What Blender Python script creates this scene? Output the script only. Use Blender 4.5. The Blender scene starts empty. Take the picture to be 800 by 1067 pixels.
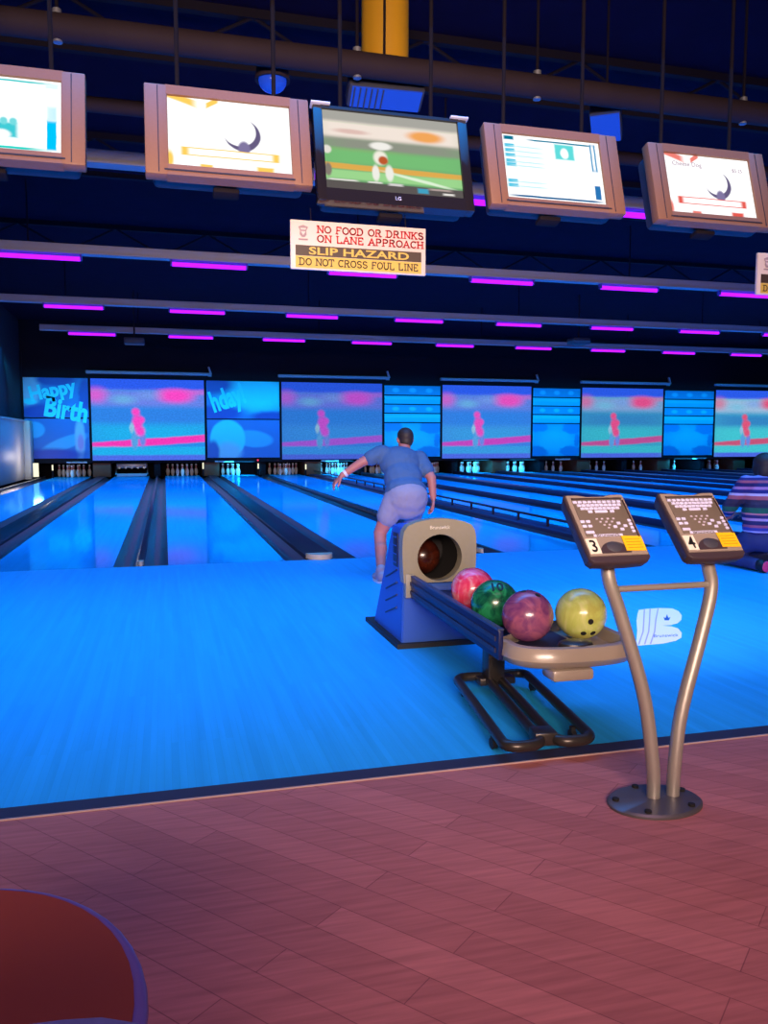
import bpy, bmesh, math, random
from mathutils import Vector, Matrix, Euler
R=math.radians; PI=math.pi
random.seed(7)
scene=bpy.context.scene
COL=scene.collection
# ------------------------------------------------------------------ helpers
def S(r,g,b):
    f=lambda c:(c/255/12.92) if c/255<=.04045 else ((c/255+.055)/1.055)**2.4
    return (f(r),f(g),f(b))
def mat(name,col,rough=.5,metal=0.,spec=.5,emit=None,estr=1.,coat=0.,noise=0.,nscale=20.,stretch=(1,1,1),bump=0.):
    m=bpy.data.materials.new(name); m.use_nodes=True
    nt=m.node_tree; b=nt.nodes['Principled BSDF']
    b.inputs['Base Color'].default_value=(*col,1); b.inputs['Roughness'].default_value=rough
    b.inputs['Metallic'].default_value=metal; b.inputs['Specular IOR Level'].default_value=spec
    b.inputs['Coat Weight'].default_value=coat; b.inputs['Coat Roughness'].default_value=.08
    if emit: b.inputs['Emission Color'].default_value=(*emit,1); b.inputs['Emission Strength'].default_value=estr
    if noise>0:
        tc=nt.nodes.new('ShaderNodeTexCoord'); mp=nt.nodes.new('ShaderNodeMapping'); mp.inputs['Scale'].default_value=stretch
        nz=nt.nodes.new('ShaderNodeTexNoise'); nz.inputs['Scale'].default_value=nscale; nz.inputs['Detail'].default_value=4
        mx=nt.nodes.new('ShaderNodeMix'); mx.data_type='RGBA'
        mx.inputs[6].default_value=(*[c*(1-noise) for c in col],1); mx.inputs[7].default_value=(*[min(1,c*(1+noise)) for c in col],1)
        nt.links.new(tc.outputs['Object'],mp.inputs['Vector']); nt.links.new(mp.outputs[0],nz.inputs['Vector'])
        nt.links.new(nz.outputs['Fac'],mx.inputs[0]); nt.links.new(mx.outputs[2],b.inputs['Base Color'])
        if bump>0:
            bp=nt.nodes.new('ShaderNodeBump'); bp.inputs['Strength'].default_value=bump; bp.inputs['Distance'].default_value=.01
            nt.links.new(nz.outputs['Fac'],bp.inputs['Height']); nt.links.new(bp.outputs[0],b.inputs['Normal'])
    return m
def emat(name,col,strength=1.):
    m=bpy.data.materials.new(name); m.use_nodes=True; nt=m.node_tree; nt.nodes.clear()
    e=nt.nodes.new('ShaderNodeEmission'); o=nt.nodes.new('ShaderNodeOutputMaterial')
    e.inputs[0].default_value=(*col,1); e.inputs[1].default_value=strength; nt.links.new(e.outputs[0],o.inputs[0])
    return m
class NG:
    def __init__(s,nt): s.nt=nt
    def v(s,x,inp):
        if hasattr(x,'links') or hasattr(x,'is_output'): s.nt.links.new(x,inp)
        else: inp.default_value=x
    def m(s,op,a,b=0.):
        n=s.nt.nodes.new('ShaderNodeMath'); n.operation=op; s.v(a,n.inputs[0]); s.v(b,n.inputs[1]); return n.outputs[0]
def paint(name,base,layers,emis=1.,wob=0.,grain=0.,rough=.5):
    """picture on a flat screen or printed panel, in UV space.  layer=(kind,cx,cy,sx,sy,soft,color,slope)  v measured from the top"""
    m=bpy.data.materials.new(name); m.use_nodes=True; nt=m.node_tree; nt.nodes.clear(); g=NG(nt)
    uv=nt.nodes.new('ShaderNodeUVMap'); sep=nt.nodes.new('ShaderNodeSeparateXYZ')
    vec=uv.outputs[0]
    if wob>0:
        nz=nt.nodes.new('ShaderNodeTexNoise'); nz.inputs['Scale'].default_value=7; nz.inputs['Detail'].default_value=3
        nt.links.new(vec,nz.inputs['Vector'])
        a=nt.nodes.new('ShaderNodeVectorMath'); a.operation='SUBTRACT'; a.inputs[1].default_value=(.5,.5,.5); nt.links.new(nz.outputs['Color'],a.inputs[0])
        b=nt.nodes.new('ShaderNodeVectorMath'); b.operation='SCALE'; b.inputs['Scale'].default_value=wob; nt.links.new(a.outputs[0],b.inputs[0])
        c=nt.nodes.new('ShaderNodeVectorMath'); c.operation='ADD'; nt.links.new(b.outputs[0],c.inputs[0]); nt.links.new(vec,c.inputs[1]); vec=c.outputs[0]
    nt.links.new(vec,sep.inputs[0]); u=sep.outputs[0]; v=g.m('SUBTRACT',1.,sep.outputs[1])
    cur=None
    for L in layers:
        kind,cx,cy,sx,sy,soft,col=L[:7]; slope=L[7] if len(L)>7 else 0; alpha=L[8] if len(L)>8 else 1
        du=g.m('SUBTRACT',u,cx); dv=g.m('SUBTRACT',v,cy)
        if slope: dv=g.m('SUBTRACT',dv,g.m('MULTIPLY',du,slope))
        a=g.m('ABSOLUTE',g.m('DIVIDE',du,sx)); b=g.m('ABSOLUTE',g.m('DIVIDE',dv,sy))
        if kind=='e': d=g.m('SQRT',g.m('ADD',g.m('MULTIPLY',a,a),g.m('MULTIPLY',b,b)))
        else: d=g.m('MAXIMUM',a,b)
        mr=nt.nodes.new('ShaderNodeMapRange'); mr.interpolation_type='SMOOTHSTEP'
        nt.links.new(d,mr.inputs[0]); mr.inputs[1].default_value=1-soft; mr.inputs[2].default_value=1+soft+.001; mr.inputs[3].default_value=alpha; mr.inputs[4].default_value=0
        mx=nt.nodes.new('ShaderNodeMix'); mx.data_type='RGBA'
        nt.links.new(mr.outputs[0],mx.inputs[0])
        if cur is None: mx.inputs[6].default_value=(*base,1)
        else: nt.links.new(cur,mx.inputs[6])
        mx.inputs[7].default_value=(*col,1); cur=mx.outputs[2]
    if grain>0:
        nz=nt.nodes.new('ShaderNodeTexNoise'); nz.inputs['Scale'].default_value=60; nz.inputs['Detail'].default_value=2; nt.links.new(uv.outputs[0],nz.inputs['Vector'])
        mr=nt.nodes.new('ShaderNodeMapRange'); nt.links.new(nz.outputs['Fac'],mr.inputs[0]); mr.inputs[1].default_value=.25; mr.inputs[2].default_value=.75; mr.inputs[3].default_value=1-grain; mr.inputs[4].default_value=1+grain
        mx=nt.nodes.new('ShaderNodeVectorMath'); mx.operation='SCALE'; nt.links.new(cur,mx.inputs[0]); nt.links.new(mr.outputs[0],mx.inputs['Scale']); cur=mx.outputs[0]
    o=nt.nodes.new('ShaderNodeOutputMaterial')
    if emis>0:
        e=nt.nodes.new('ShaderNodeEmission'); e.inputs[1].default_value=emis; nt.links.new(cur,e.inputs[0])
    else:
        e=nt.nodes.new('ShaderNodeBsdfPrincipled'); e.inputs['Roughness'].default_value=rough; nt.links.new(cur,e.inputs['Base Color'])
    nt.links.new(e.outputs[0],o.inputs[0]); return m

def M4(loc=(0,0,0),rot=(0,0,0)): return Matrix.Translation(loc)@Euler(rot).to_matrix().to_4x4()
class MB:
    def __init__(s): s.bm=bmesh.new(); s.mi=0
    def _fin(s,vs,M=None):
        if M is not None: bmesh.ops.transform(s.bm,matrix=M,verts=vs)
        if s.mi:
            st=set(vs)
            for f in s.bm.faces:
                if all(v in st for v in f.verts): f.material_index=s.mi
        return s
    def box(s,c,size,rot=(0,0,0),bev=0.,M=None,seg=2):
        vs=bmesh.ops.create_cube(s.bm,size=1)['verts']
        bmesh.ops.transform(s.bm,matrix=Matrix.Diagonal((*size,1)),verts=vs)
        if bev>0:
            ed={e for v in vs for e in v.link_edges}
            r=bmesh.ops.bevel(s.bm,geom=list(ed),offset=bev,segments=seg,profile=.5,affect='EDGES'); 
            vs=list({v for f in r['faces'] for v in f.verts}|{v for v in vs if v.is_valid})
        T=M4(c,rot); 
        return s._fin(vs,(M@T) if M is not None else T)
    def cyl(s,p0,p1,r,r2=None,seg=20,cap=True):
        p0=Vector(p0);p1=Vector(p1); d=p1-p0
        vs=bmesh.ops.create_cone(s.bm,cap_ends=cap,segments=seg,radius1=r,radius2=r if r2 is None else r2,depth=d.length)['verts']
        q=Vector((0,0,1)).rotation_difference(d.normalized())
        return s._fin(vs,Matrix.Translation((p0+p1)/2)@q.to_matrix().to_4x4())
    def sph(s,c,r,seg=24,rot=(0,0,0)):
        vs=bmesh.ops.create_uvsphere(s.bm,u_segments=seg,v_segments=seg//2,radius=1)['verts']
        rr=r if hasattr(r,'__len__') else (r,r,r)
        return s._fin(vs,M4(c,rot)@Matrix.Diagonal((*rr,1)))
    def tube(s,pts,r,seg=12,closed=False,cap=True):
        pts=[Vector(p) for p in pts]; n=len(pts); rings=[]; up=None
        rad=r if hasattr(r,'__len__') else [r]*n
        allv=[]
        for i,p in enumerate(pts):
            a=pts[i-1] if (i>0 or closed) else p; b=pts[(i+1)%n] if (i<n-1 or closed) else p
            t=(b-a).normalized()
            if up is None:
                up=Vector((0,0,1)) if abs(t.z)<.9 else Vector((0,1,0))
            x=t.cross(up).normalized(); up=x.cross(t).normalized()
            ring=[s.bm.verts.new(p+rad[i]*(math.cos(2*PI*k/seg)*x+math.sin(2*PI*k/seg)*up)) for k in range(seg)]
            rings.append(ring); allv+=ring
        for i in range(n if closed else n-1):
            A=rings[i];B=rings[(i+1)%n]
            for k in range(seg): s.bm.faces.new((A[k],A[(k+1)%seg],B[(k+1)%seg],B[k]))
        if cap and not closed:
            s.bm.faces.new(rings[0]); s.bm.faces.new(rings[-1][::-1])
        return s._fin(allv)
    def lathe(s,prof,seg=24,c=(0,0,0),M=None,mis=None):
        rings=[];allv=[]
        for (r,z) in prof:
            if r<1e-6: ring=[s.bm.verts.new((c[0],c[1],c[2]+z))]
            else: ring=[s.bm.verts.new((c[0]+r*math.cos(2*PI*k/seg),c[1]+r*math.sin(2*PI*k/seg),c[2]+z)) for k in range(seg)]
            rings.append(ring);allv+=ring
        for i in range(len(rings)-1):
            A,B=rings[i],rings[i+1]
            for k in range(seg):
                if len(A)==1 and len(B)==1: continue
                if len(A)==1: f=s.bm.faces.new((A[0],B[(k+1)%seg],B[k]))
                elif len(B)==1: f=s.bm.faces.new((A[k],A[(k+1)%seg],B[0]))
                else: f=s.bm.faces.new((A[k],A[(k+1)%seg],B[(k+1)%seg],B[k]))
                if mis: f.material_index=mis[i]
        return s._fin(allv,M)
    def prism(s,outline,vec,M=None):
        """closed outline (3D points) swept along vec"""
        a=[s.bm.verts.new(p) for p in outline]; vec=Vector(vec)
        b=[s.bm.verts.new(Vector(p)+vec) for p in outline]; n=len(a)
        s.bm.faces.new(a[::-1]); s.bm.faces.new(b)
        for i in range(n): s.bm.faces.new((a[i],a[(i+1)%n],b[(i+1)%n],b[i]))
        return s._fin(a+b,M)
    def quad(s,p0,p1,p2,p3):
        """uv quad, p0 bottom-left, anticlockwise"""
        vs=[s.bm.verts.new(p) for p in (p0,p1,p2,p3)]; f=s.bm.faces.new(vs)
        l=s.bm.loops.layers.uv.verify()
        for lp,c in zip(f.loops,((0,0),(1,0),(1,1),(0,1))): lp[l].uv=c
        return s._fin(vs)
    def build(s,name,mats,parent=None,smooth=True,M=None):
        if M is not None: bmesh.ops.transform(s.bm,matrix=M,verts=s.bm.verts[:])
        bmesh.ops.recalc_face_normals(s.bm,faces=s.bm.faces[:])
        me=bpy.data.meshes.new(name); s.bm.to_mesh(me); s.bm.free()
        if not isinstance(mats,(list,tuple)): mats=[mats]
        for m in mats: me.materials.append(m)
        if smooth:
            me.shade_smooth(); me.set_sharp_from_angle(angle=R(38))
        o=bpy.data.objects.new(name,me); COL.objects.link(o)
        if parent is not None: o.parent=parent
        return o
def quadobj(name,pts,m,parent=None):
    """screen surface keeping its winding"""
    b=MB(); b.quad(*pts); me=bpy.data.meshes.new(name); b.bm.to_mesh(me); b.bm.free(); me.materials.append(m)
    o=bpy.data.objects.new(name,me); COL.objects.link(o)
    if parent is not None: o.parent=parent
    return o
def tag(o,label,cat,group=None,kind=None):
    o['label']=label; o['category']=cat
    if group: o['group']=group
    if kind: o['kind']=kind
    return o
def thing(name,loc,label,cat,group=None,rot=(0,0,0)):
    o=bpy.data.objects.new(name,None); COL.objects.link(o); o.location=loc; o.rotation_euler=rot
    o.empty_display_size=.1
    return tag(o,label,cat,group)
def struct(o): o['kind']='structure'; return o
def copy_tree(o,parent=None):
    c=o.copy(); COL.objects.link(c)
    if parent is not None: c.parent=parent
    for ch in [k for k in bpy.data.objects if k.parent==o]: copy_tree(ch,c)
    return c
def text_mesh(txt,size,ext=.001,bold=0.,align='CENTER'):
    cu=bpy.data.curves.new('t','FONT'); cu.body=txt; cu.size=size; cu.extrude=ext; cu.offset=bold; cu.align_x=align; cu.align_y='CENTER'; cu.resolution_u=3
    o=bpy.data.objects.new('t',cu); COL.objects.link(o); dg=bpy.context.evaluated_depsgraph_get(); dg.update()
    me=bpy.data.meshes.new_from_object(o.evaluated_get(dg)); bpy.data.objects.remove(o); bpy.data.curves.remove(cu)
    return me
def text_obj(name,txt,size,M,m,parent=None,ext=.001,bold=0.,width=None,height=None,align='CENTER'):
    me=text_mesh(txt,size,ext,bold,align)
    xs=[v.co.x for v in me.vertices]; ys=[v.co.y for v in me.vertices]
    sx=width/(max(xs)-min(xs)) if width else 1; sy=height/(max(ys)-min(ys)) if height else sx
    cx=(max(xs)+min(xs))/2 if align=='CENTER' else min(xs); cy=(max(ys)+min(ys))/2
    for v in me.vertices: v.co=M@Vector(((v.co.x-cx)*sx,(v.co.y-cy)*sy,v.co.z))
    me.materials.clear(); me.materials.append(m)
    o=bpy.data.objects.new(name,me); COL.objects.link(o)
    if parent is not None: o.parent=parent
    return o
# slab-serif stroke letters for the warning signs: strokes on a 0..1 box (x wide, y high), dots mark serif ends
def arc(cx,cy,rx,ry,a0,a1,n=10): return [(cx+rx*math.cos(R(a0+(a1-a0)*i/n)),cy+ry*math.sin(R(a0+(a1-a0)*i/n))) for i in range(n+1)]
GL={'N':([[(0.1,0),(.1,1)],[(.1,1),(.7,0)],[(.7,0),(.7,1)]],[(.1,0),(.1,1),(.7,1)],.8),
'O':([arc(.4,.5,.36,.48,0,360,18)],[],.8),'F':([[(.12,0),(.12,1)],[(.12,1),(.62,1)],[(.12,.52),(.5,.52)],[(.62,1),(.62,.8)]],[(.12,0)],.7),
'D':([[(.12,0),(.12,1)],[(.12,1),(.35,1)]+arc(.35,.5,.36,.5,90,-90)+[(.12,0)]],[(.06,0),(.06,1)],.8),
'R':([[(.12,0),(.12,1)],[(.12,1),(.4,1)]+arc(.4,.76,.24,.24,90,-90)+[(.12,.52)],[(.4,.5),(.68,0)]],[(.12,0),(.68,0)],.8),
'I':([[(.2,0),(.2,1)]],[(.2,0),(.2,1)],.4),'K':([[(.12,0),(.12,1)],[(.12,.4),(.62,1)],[(.3,.6),(.68,0)]],[(.12,0),(.12,1),(.64,1),(.68,0)],.8),
'S':([arc(.35,.75,.26,.24,20,270)+arc(.35,.26,.27,.25,90,-160)],[],.7),'L':([[(.12,0),(.12,1)],[(.12,0),(.6,0)],[(.6,0),(.6,.22)]],[(.12,1)],.68),
'A':([[(.05,0),(.38,1)],[(.38,1),(.72,0)],[(.18,.35),(.6,.35)]],[(.07,0),(.7,0)],.78),'E':([[(.12,0),(.12,1)],[(.12,1),(.6,1),(.6,.82)],[(.12,.52),(.48,.52)],[(.12,0),(.62,0),(.62,.2)]],[],.7),
'P':([[(.12,0),(.12,1)],[(.12,1),(.4,1)]+arc(.4,.74,.25,.26,90,-90)+[(.12,.48)]],[(.12,0)],.72),
'C':([arc(.4,.5,.34,.48,45,315,14),[(.64,.84),(.64,1)]],[],.74),'H':([[(.12,0),(.12,1)],[(.68,0),(.68,1)],[(.12,.5),(.68,.5)]],[(.12,0),(.12,1),(.68,0),(.68,1)],.8),
'T':([[(.35,0),(.35,1)],[(.02,.8),(.02,1),(.68,1),(.68,.8)]],[(.35,0)],.7),'U':([[(.12,1),(.12,.35)]+arc(.4,.32,.28,.32,180,360)+[(.68,.35),(.68,1)]],[(.12,1),(.68,1)],.8),' ':([],[],.4)}
def slab_text(name,txt,width,height,M,m,parent,wt=.16,sp=.1):
    tot=sum(GL[c][2]+sp for c in txt)-sp; kx=width/tot; b=MB(); x=-tot/2; t=.0012
    def rib(p,q,w):
        p=Vector(p);q=Vector(q); d=(q-p); 
        if d.length<1e-6: return
        n=Vector((-d.y,d.x)).normalized()*w/2; e=d.normalized()*w*.25
        P=[p-e+n,p-e-n,q+e-n,q+e+n]; b.prism([(a.x,a.y,0) for a in P],(0,0,t))
    for c in txt:
        st,se,w=GL[c]
        f=lambda p:((x+p[0])*kx,(p[1]-.5)*height)
        for pl in st:
            for i in range(len(pl)-1): rib(f(pl[i]),f(pl[i+1]),wt*height)
        for (sx_,sy_) in se:
            cx,cy=f((sx_,sy_)); h=wt*height*.5*(1 if sy_<.5 else -1)
            rib((cx-.15*kx,cy+h*.0),(cx+.15*kx,cy+h*.0),wt*height*.75)
        x+=w+sp
    return b.build(name,m,parent,smooth=False,M=M)

# ------------------------------------------------------------------ materials
def wood_floor():
    m=bpy.data.materials.new('red_wood_planks'); m.use_nodes=True; nt=m.node_tree; b=nt.nodes['Principled BSDF']; L=nt.links.new
    tc=nt.nodes.new('ShaderNodeTexCoord'); mp=nt.nodes.new('ShaderNodeMapping'); mp.inputs['Rotation'].default_value=(0,0,R(50)); L(tc.outputs['Object'],mp.inputs[0])
    br=nt.nodes.new('ShaderNodeTexBrick'); br.inputs['Scale'].default_value=1; br.inputs['Brick Width'].default_value=.9; br.inputs['Row Height'].default_value=.105
    br.inputs['Mortar Size'].default_value=.0016; br.inputs['Mortar Smooth'].default_value=.3; br.offset=.37
    br.inputs['Color1'].default_value=(.40,.135,.125,1); br.inputs['Color2'].default_value=(.50,.175,.16,1); br.inputs['Mortar'].default_value=(.25,.08,.08,1)
    L(mp.outputs[0],br.inputs['Vector'])
    mp2=nt.nodes.new('ShaderNodeMapping'); mp2.inputs['Rotation'].default_value=(0,0,R(50)); mp2.inputs['Scale'].default_value=(2,30,1); L(tc.outputs['Object'],mp2.inputs[0])
    nz=nt.nodes.new('ShaderNodeTexNoise'); nz.inputs['Scale'].default_value=2; nz.inputs['Detail'].default_value=6; L(mp2.outputs[0],nz.inputs[0])
    mr=nt.nodes.new('ShaderNodeMapRange'); L(nz.outputs[0],mr.inputs[0]); mr.inputs[1].default_value=.3; mr.inputs[2].default_value=.7; mr.inputs[3].default_value=.82; mr.inputs[4].default_value=1.15
    sc=nt.nodes.new('ShaderNodeVectorMath'); sc.operation='SCALE'; L(br.outputs[0],sc.inputs[0]); L(mr.outputs[0],sc.inputs['Scale']); L(sc.outputs[0],b.inputs['Base Color'])
    b.inputs['Roughness'].default_value=.62; b.inputs['Specular IOR Level'].default_value=.25
    return m
def lane_mat(name,rough,coat,amp,spec=.5,board=.027):
    m=bpy.data.materials.new(name); m.use_nodes=True; nt=m.node_tree; b=nt.nodes['Principled BSDF']; L=nt.links.new
    tc=nt.nodes.new('ShaderNodeTexCoord')
    geo=nt.nodes.new('ShaderNodeNewGeometry')
    br=nt.nodes.new('ShaderNodeTexBrick'); mp=nt.nodes.new('ShaderNodeMapping'); mp.inputs['Rotation'].default_value=(0,0,R(90)); L(geo.outputs['Position'],mp.inputs[0])
    br.inputs['Scale'].default_value=1; br.inputs['Brick Width'].default_value=1.3; br.inputs['Row Height'].default_value=board; br.inputs['Mortar Size'].default_value=.0006; br.inputs['Mortar Smooth'].default_value=.6
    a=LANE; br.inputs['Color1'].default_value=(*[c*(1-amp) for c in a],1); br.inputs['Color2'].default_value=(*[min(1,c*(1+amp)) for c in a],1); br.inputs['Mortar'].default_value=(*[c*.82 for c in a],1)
    L(mp.outputs[0],br.inputs['Vector'])
    mp2=nt.nodes.new('ShaderNodeMapping'); mp2.inputs['Scale'].default_value=(14,.7,1); L(geo.outputs['Position'],mp2.inputs[0])
    nz=nt.nodes.new('ShaderNodeTexNoise'); nz.inputs['Scale'].default_value=1.6; nz.inputs['Detail'].default_value=5; L(mp2.outputs[0],nz.inputs[0])
    mr=nt.nodes.new('ShaderNodeMapRange'); L(nz.outputs[0],mr.inputs[0]); mr.inputs[1].default_value=.3; mr.inputs[2].default_value=.7; mr.inputs[3].default_value=1-amp*1.2; mr.inputs[4].default_value=1+amp*1.2
    sc=nt.nodes.new('ShaderNodeVectorMath'); sc.operation='SCALE'; L(br.outputs[0],sc.inputs[0]); L(mr.outputs[0],sc.inputs['Scale']); L(sc.outputs[0],b.inputs['Base Color'])
    b.inputs['Roughness'].default_value=rough; b.inputs['Specular IOR Level'].default_value=spec
    if coat:   # clear gloss, tinted so its reflections look blue-lit
        b.inputs['Specular IOR Level'].default_value=0
        gl=nt.nodes.new('ShaderNodeBsdfGlossy'); gl.inputs['Color'].default_value=(.2,.78,1,1); gl.inputs['Roughness'].default_value=.07
        mx=nt.nodes.new('ShaderNodeMixShader'); mx.inputs[0].default_value=coat; L(b.outputs[0],mx.inputs[1]); L(gl.outputs[0],mx.inputs[2]); L(mx.outputs[0],nt.nodes['Material Output'].inputs['Surface'])
    return m
LANE=(.025,.42,.82)  # blue of the lighting painted into the board colour
M={}
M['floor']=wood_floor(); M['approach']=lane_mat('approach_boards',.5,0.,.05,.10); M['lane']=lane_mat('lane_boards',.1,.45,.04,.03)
M['black']=mat('matt_black',(.007,.005,.012),.8,spec=.2); M['ceil']=mat('navy_black_ceiling',(.009,.003,.02),.95,spec=.1,noise=.3,nscale=3)
M['wall']=mat('navy_black_wall',(.01,.006,.02),.9); M['steel']=mat('black_steel',(.012,.008,.014),.8,spec=.15); M['gut']=mat('gutter_grey',(.03,.035,.05),.3,spec=.3); M['cap']=mat('capping_dark',(.022,.018,.03),.3,spec=.3)
M['capend']=mat('capping_end_beige',S(200,185,160),.5); M['capnavy']=mat('capping_navy',(.02,.03,.09),.35,spec=.25); M['trim']=mat('edge_strip_dark',(.03,.03,.06),.45); M['nose']=mat('edge_strip_cream',S(190,160,150),.5)
M['beige']=mat('hood_beige',S(150,144,125),.45,noise=.06,nscale=40); M['hoodblue']=mat('hood_blue_side',(.03,.11,.50),.45); M['hooddark']=mat('hood_dark_vent',(.02,.02,.06),.5)
M['hole']=mat('hood_inside_black',(.006,.005,.006),.8); M['rail']=mat('rail_dark_blue',(.008,.012,.075),.4,spec=.3); M['railtop']=mat('rail_top_light',(.04,.05,.12),.45)
M['tray']=mat('tray_beige',S(160,146,132),.3,coat=.3); M['bronze']=mat('dark_bronze_steel',(.06,.05,.045),.32,metal=.6); M['rubber']=mat('black_rubber',(.01,.01,.012),.6)
M['tubemetal']=mat('champagne_metal',(.42,.385,.345),.38,metal=.55); M['basemetal']=mat('grey_metal_plate',(.13,.125,.135),.38,metal=.5)
M['ktop']=mat('console_grey_face',S(150,136,126),.45); M['kpanel']=mat('console_panel_brown',S(108,97,86),.5); M['kcase']=mat('console_dark_case',S(62,50,58),.45)
M['key']=mat('white_key',S(215,215,250),.4); M['kdot']=mat('small_white_dot',S(205,195,215),.4); M['note']=mat('yellow_note',S(250,195,10),.6); M['num']=mat('number_plate_cream',S(240,232,215),.5); M['ink']=mat('black_ink',(.01,.01,.01),.5)
M['bezel']=mat('monitor_tan_bezel',S(150,102,76),.5,noise=.08,nscale=60); M['groove']=mat('groove_dark',(.04,.02,.02),.5); M['lg']=mat('gloss_black_frame',(.02,.015,.02),.12,coat=.4)
M['beam']=mat('beam_grey',S(170,165,175),.55); M['pipe']=mat('pipe_brown_grey',S(52,40,46),.75,spec=.15); M['yellow']=mat('yellow_paint',S(230,165,30),.5); M['orange']=mat('orange_paint',S(215,120,45),.5)
M['uv']=emat('ultraviolet_tube',(.62,.015,1.9),1.25); M['tubecap']=mat('tube_cap_blue',(.1,.06,.4),.5)
M['blueglass']=mat('blue_lens',(.02,.05,.3),.2,emit=(.004,.05,.5),estr=.7); M['fix']=mat('fixture_dark',(.05,.05,.07),.5)
M['pinw']=mat('pin_white',(.85,.84,.82),.25); M['pinr']=mat('pin_red_stripe',(.6,.03,.03),.3)
M['kick']=mat('kickback_brown',S(105,64,48),.6,noise=.2,nscale=8); M['metal']=mat('grey_metal',(.35,.35,.4),.4,metal=.6)
M['white']=mat('white_panel',S(190,188,190),.5); M['housing']=mat('housing_grey',S(150,165,190),.5)
M['sign']=mat('sign_white',S(225,206,205),.5); M['signred']=mat('sign_red',S(200,20,40),.5); M['signyel']=mat('sign_yellow',S(215,180,85),.5); M['signbrown']=mat('sign_dark',S(70,52,45),.5); M['signgrey']=mat('crest_grey',S(165,140,150),.6)
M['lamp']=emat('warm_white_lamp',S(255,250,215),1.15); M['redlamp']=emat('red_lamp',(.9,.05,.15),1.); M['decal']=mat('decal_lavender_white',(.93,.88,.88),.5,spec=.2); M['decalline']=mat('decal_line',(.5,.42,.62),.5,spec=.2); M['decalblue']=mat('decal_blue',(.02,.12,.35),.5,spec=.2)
M['skin']=mat('skin',S(190,118,108),.5,noise=.05,nscale=9); M['shirt']=mat('blue_grey_shirt',(.06,.13,.27),.8,noise=.08,nscale=30); M['shorts']=mat('pale_shorts',(.30,.28,.38),.8,noise=.06,nscale=25)
M['hair']=mat('dark_hair',(.03,.02,.018),.6,noise=.3,nscale=60); M['shoe']=mat('pale_shoe',S(170,150,160),.5); M['sole']=mat('white_sole',S(225,220,225),.6); M['jeans']=mat('navy_jeans',(.03,.045,.16),.8); M['pink']=mat('pink_red_shoe',S(235,60,110),.5); M['eye']=mat('eye_dark',(.02,.015,.01),.3); M['watch']=mat('pale_wristband',S(220,220,230),.4)
M['table']=mat('orange_red_laminate',(.20,.032,.018),.5); M['tedge']=mat('purple_blue_edge',(.12,.09,.40),.4); M['chair']=mat('blue_plastic',(.06,.06,.30),.4)

# ------------------------------------------------------------------ room
FY=8.03; AE=2.745; PIT=28.05; PEND=29.9; XL=-4.35; XR=25.5; CE=5.0
def bobj(name,c,size,m,parent=None,bev=0.,rot=(0,0,0)): return MB().box(c,size,rot,bev).build(name,m,parent)
def span(name,x0,x1,y0,y1,z0,z1,m,parent=None,bev=0.): return bobj(name,((x0+x1)/2,(y0+y1)/2,(z0+z1)/2),(x1-x0,y1-y0,z1-z0),m,parent,bev)
struct(span('floor',XL,XR,-5,AE-.045,-.15,0,M['floor']))
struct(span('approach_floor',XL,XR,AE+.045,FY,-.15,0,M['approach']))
struct(span('subfloor',XL,XR,FY,PEND+.2,-.25,-.1,M['black']))
t=struct(span('trim_1',XL,XR,AE-.038,AE+.045,-.15,.004,M['trim'])); t=struct(span('trim_2',XL,XR,AE-.045,AE-.038,-.15,.0045,M['nose']))
struct(span('ceiling',XL,XR,-5,PEND+.2,CE,CE+.1,M['ceil']))
struct(span('wall_left',XL-.1,XL,-5,PEND+.2,-.15,CE,M['wall'])); struct(span('wall_right',XR,XR+.1,-5,PEND+.2,-.15,CE,M['wall']))
struct(span('wall_back',XL,XR,-5.1,-5,-.15,CE,M['wall'])); struct(span('wall_pit',XL,XR,PEND,PEND+.1,-.15,CE,M['black']))
struct(span('wall_mask',XL,XR,PIT,PIT+.12,.47,CE,M['black']))
# white ledge along left side of the lanes near the pins
b=MB(); b.box((XL+.075,24.9,.9),(.14,6.1,1.8),bev=.02); b.box((XL+.166,27.65,.9),(.32,.6,1.84),bev=.03); b.box((XL+.095,24.9,1.82),(.18,6.1,.05),bev=.01)
tag(b.build('divider_panel',M['white']),'pale grey panel standing beside the leftmost lane at the pin end','panel')
tag(span('corner_post',XL+.005,XL+.06,27.96,28.04,1.9,4.0,M['black']),'dark post above the pale panel left of the party mural','post')

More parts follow.
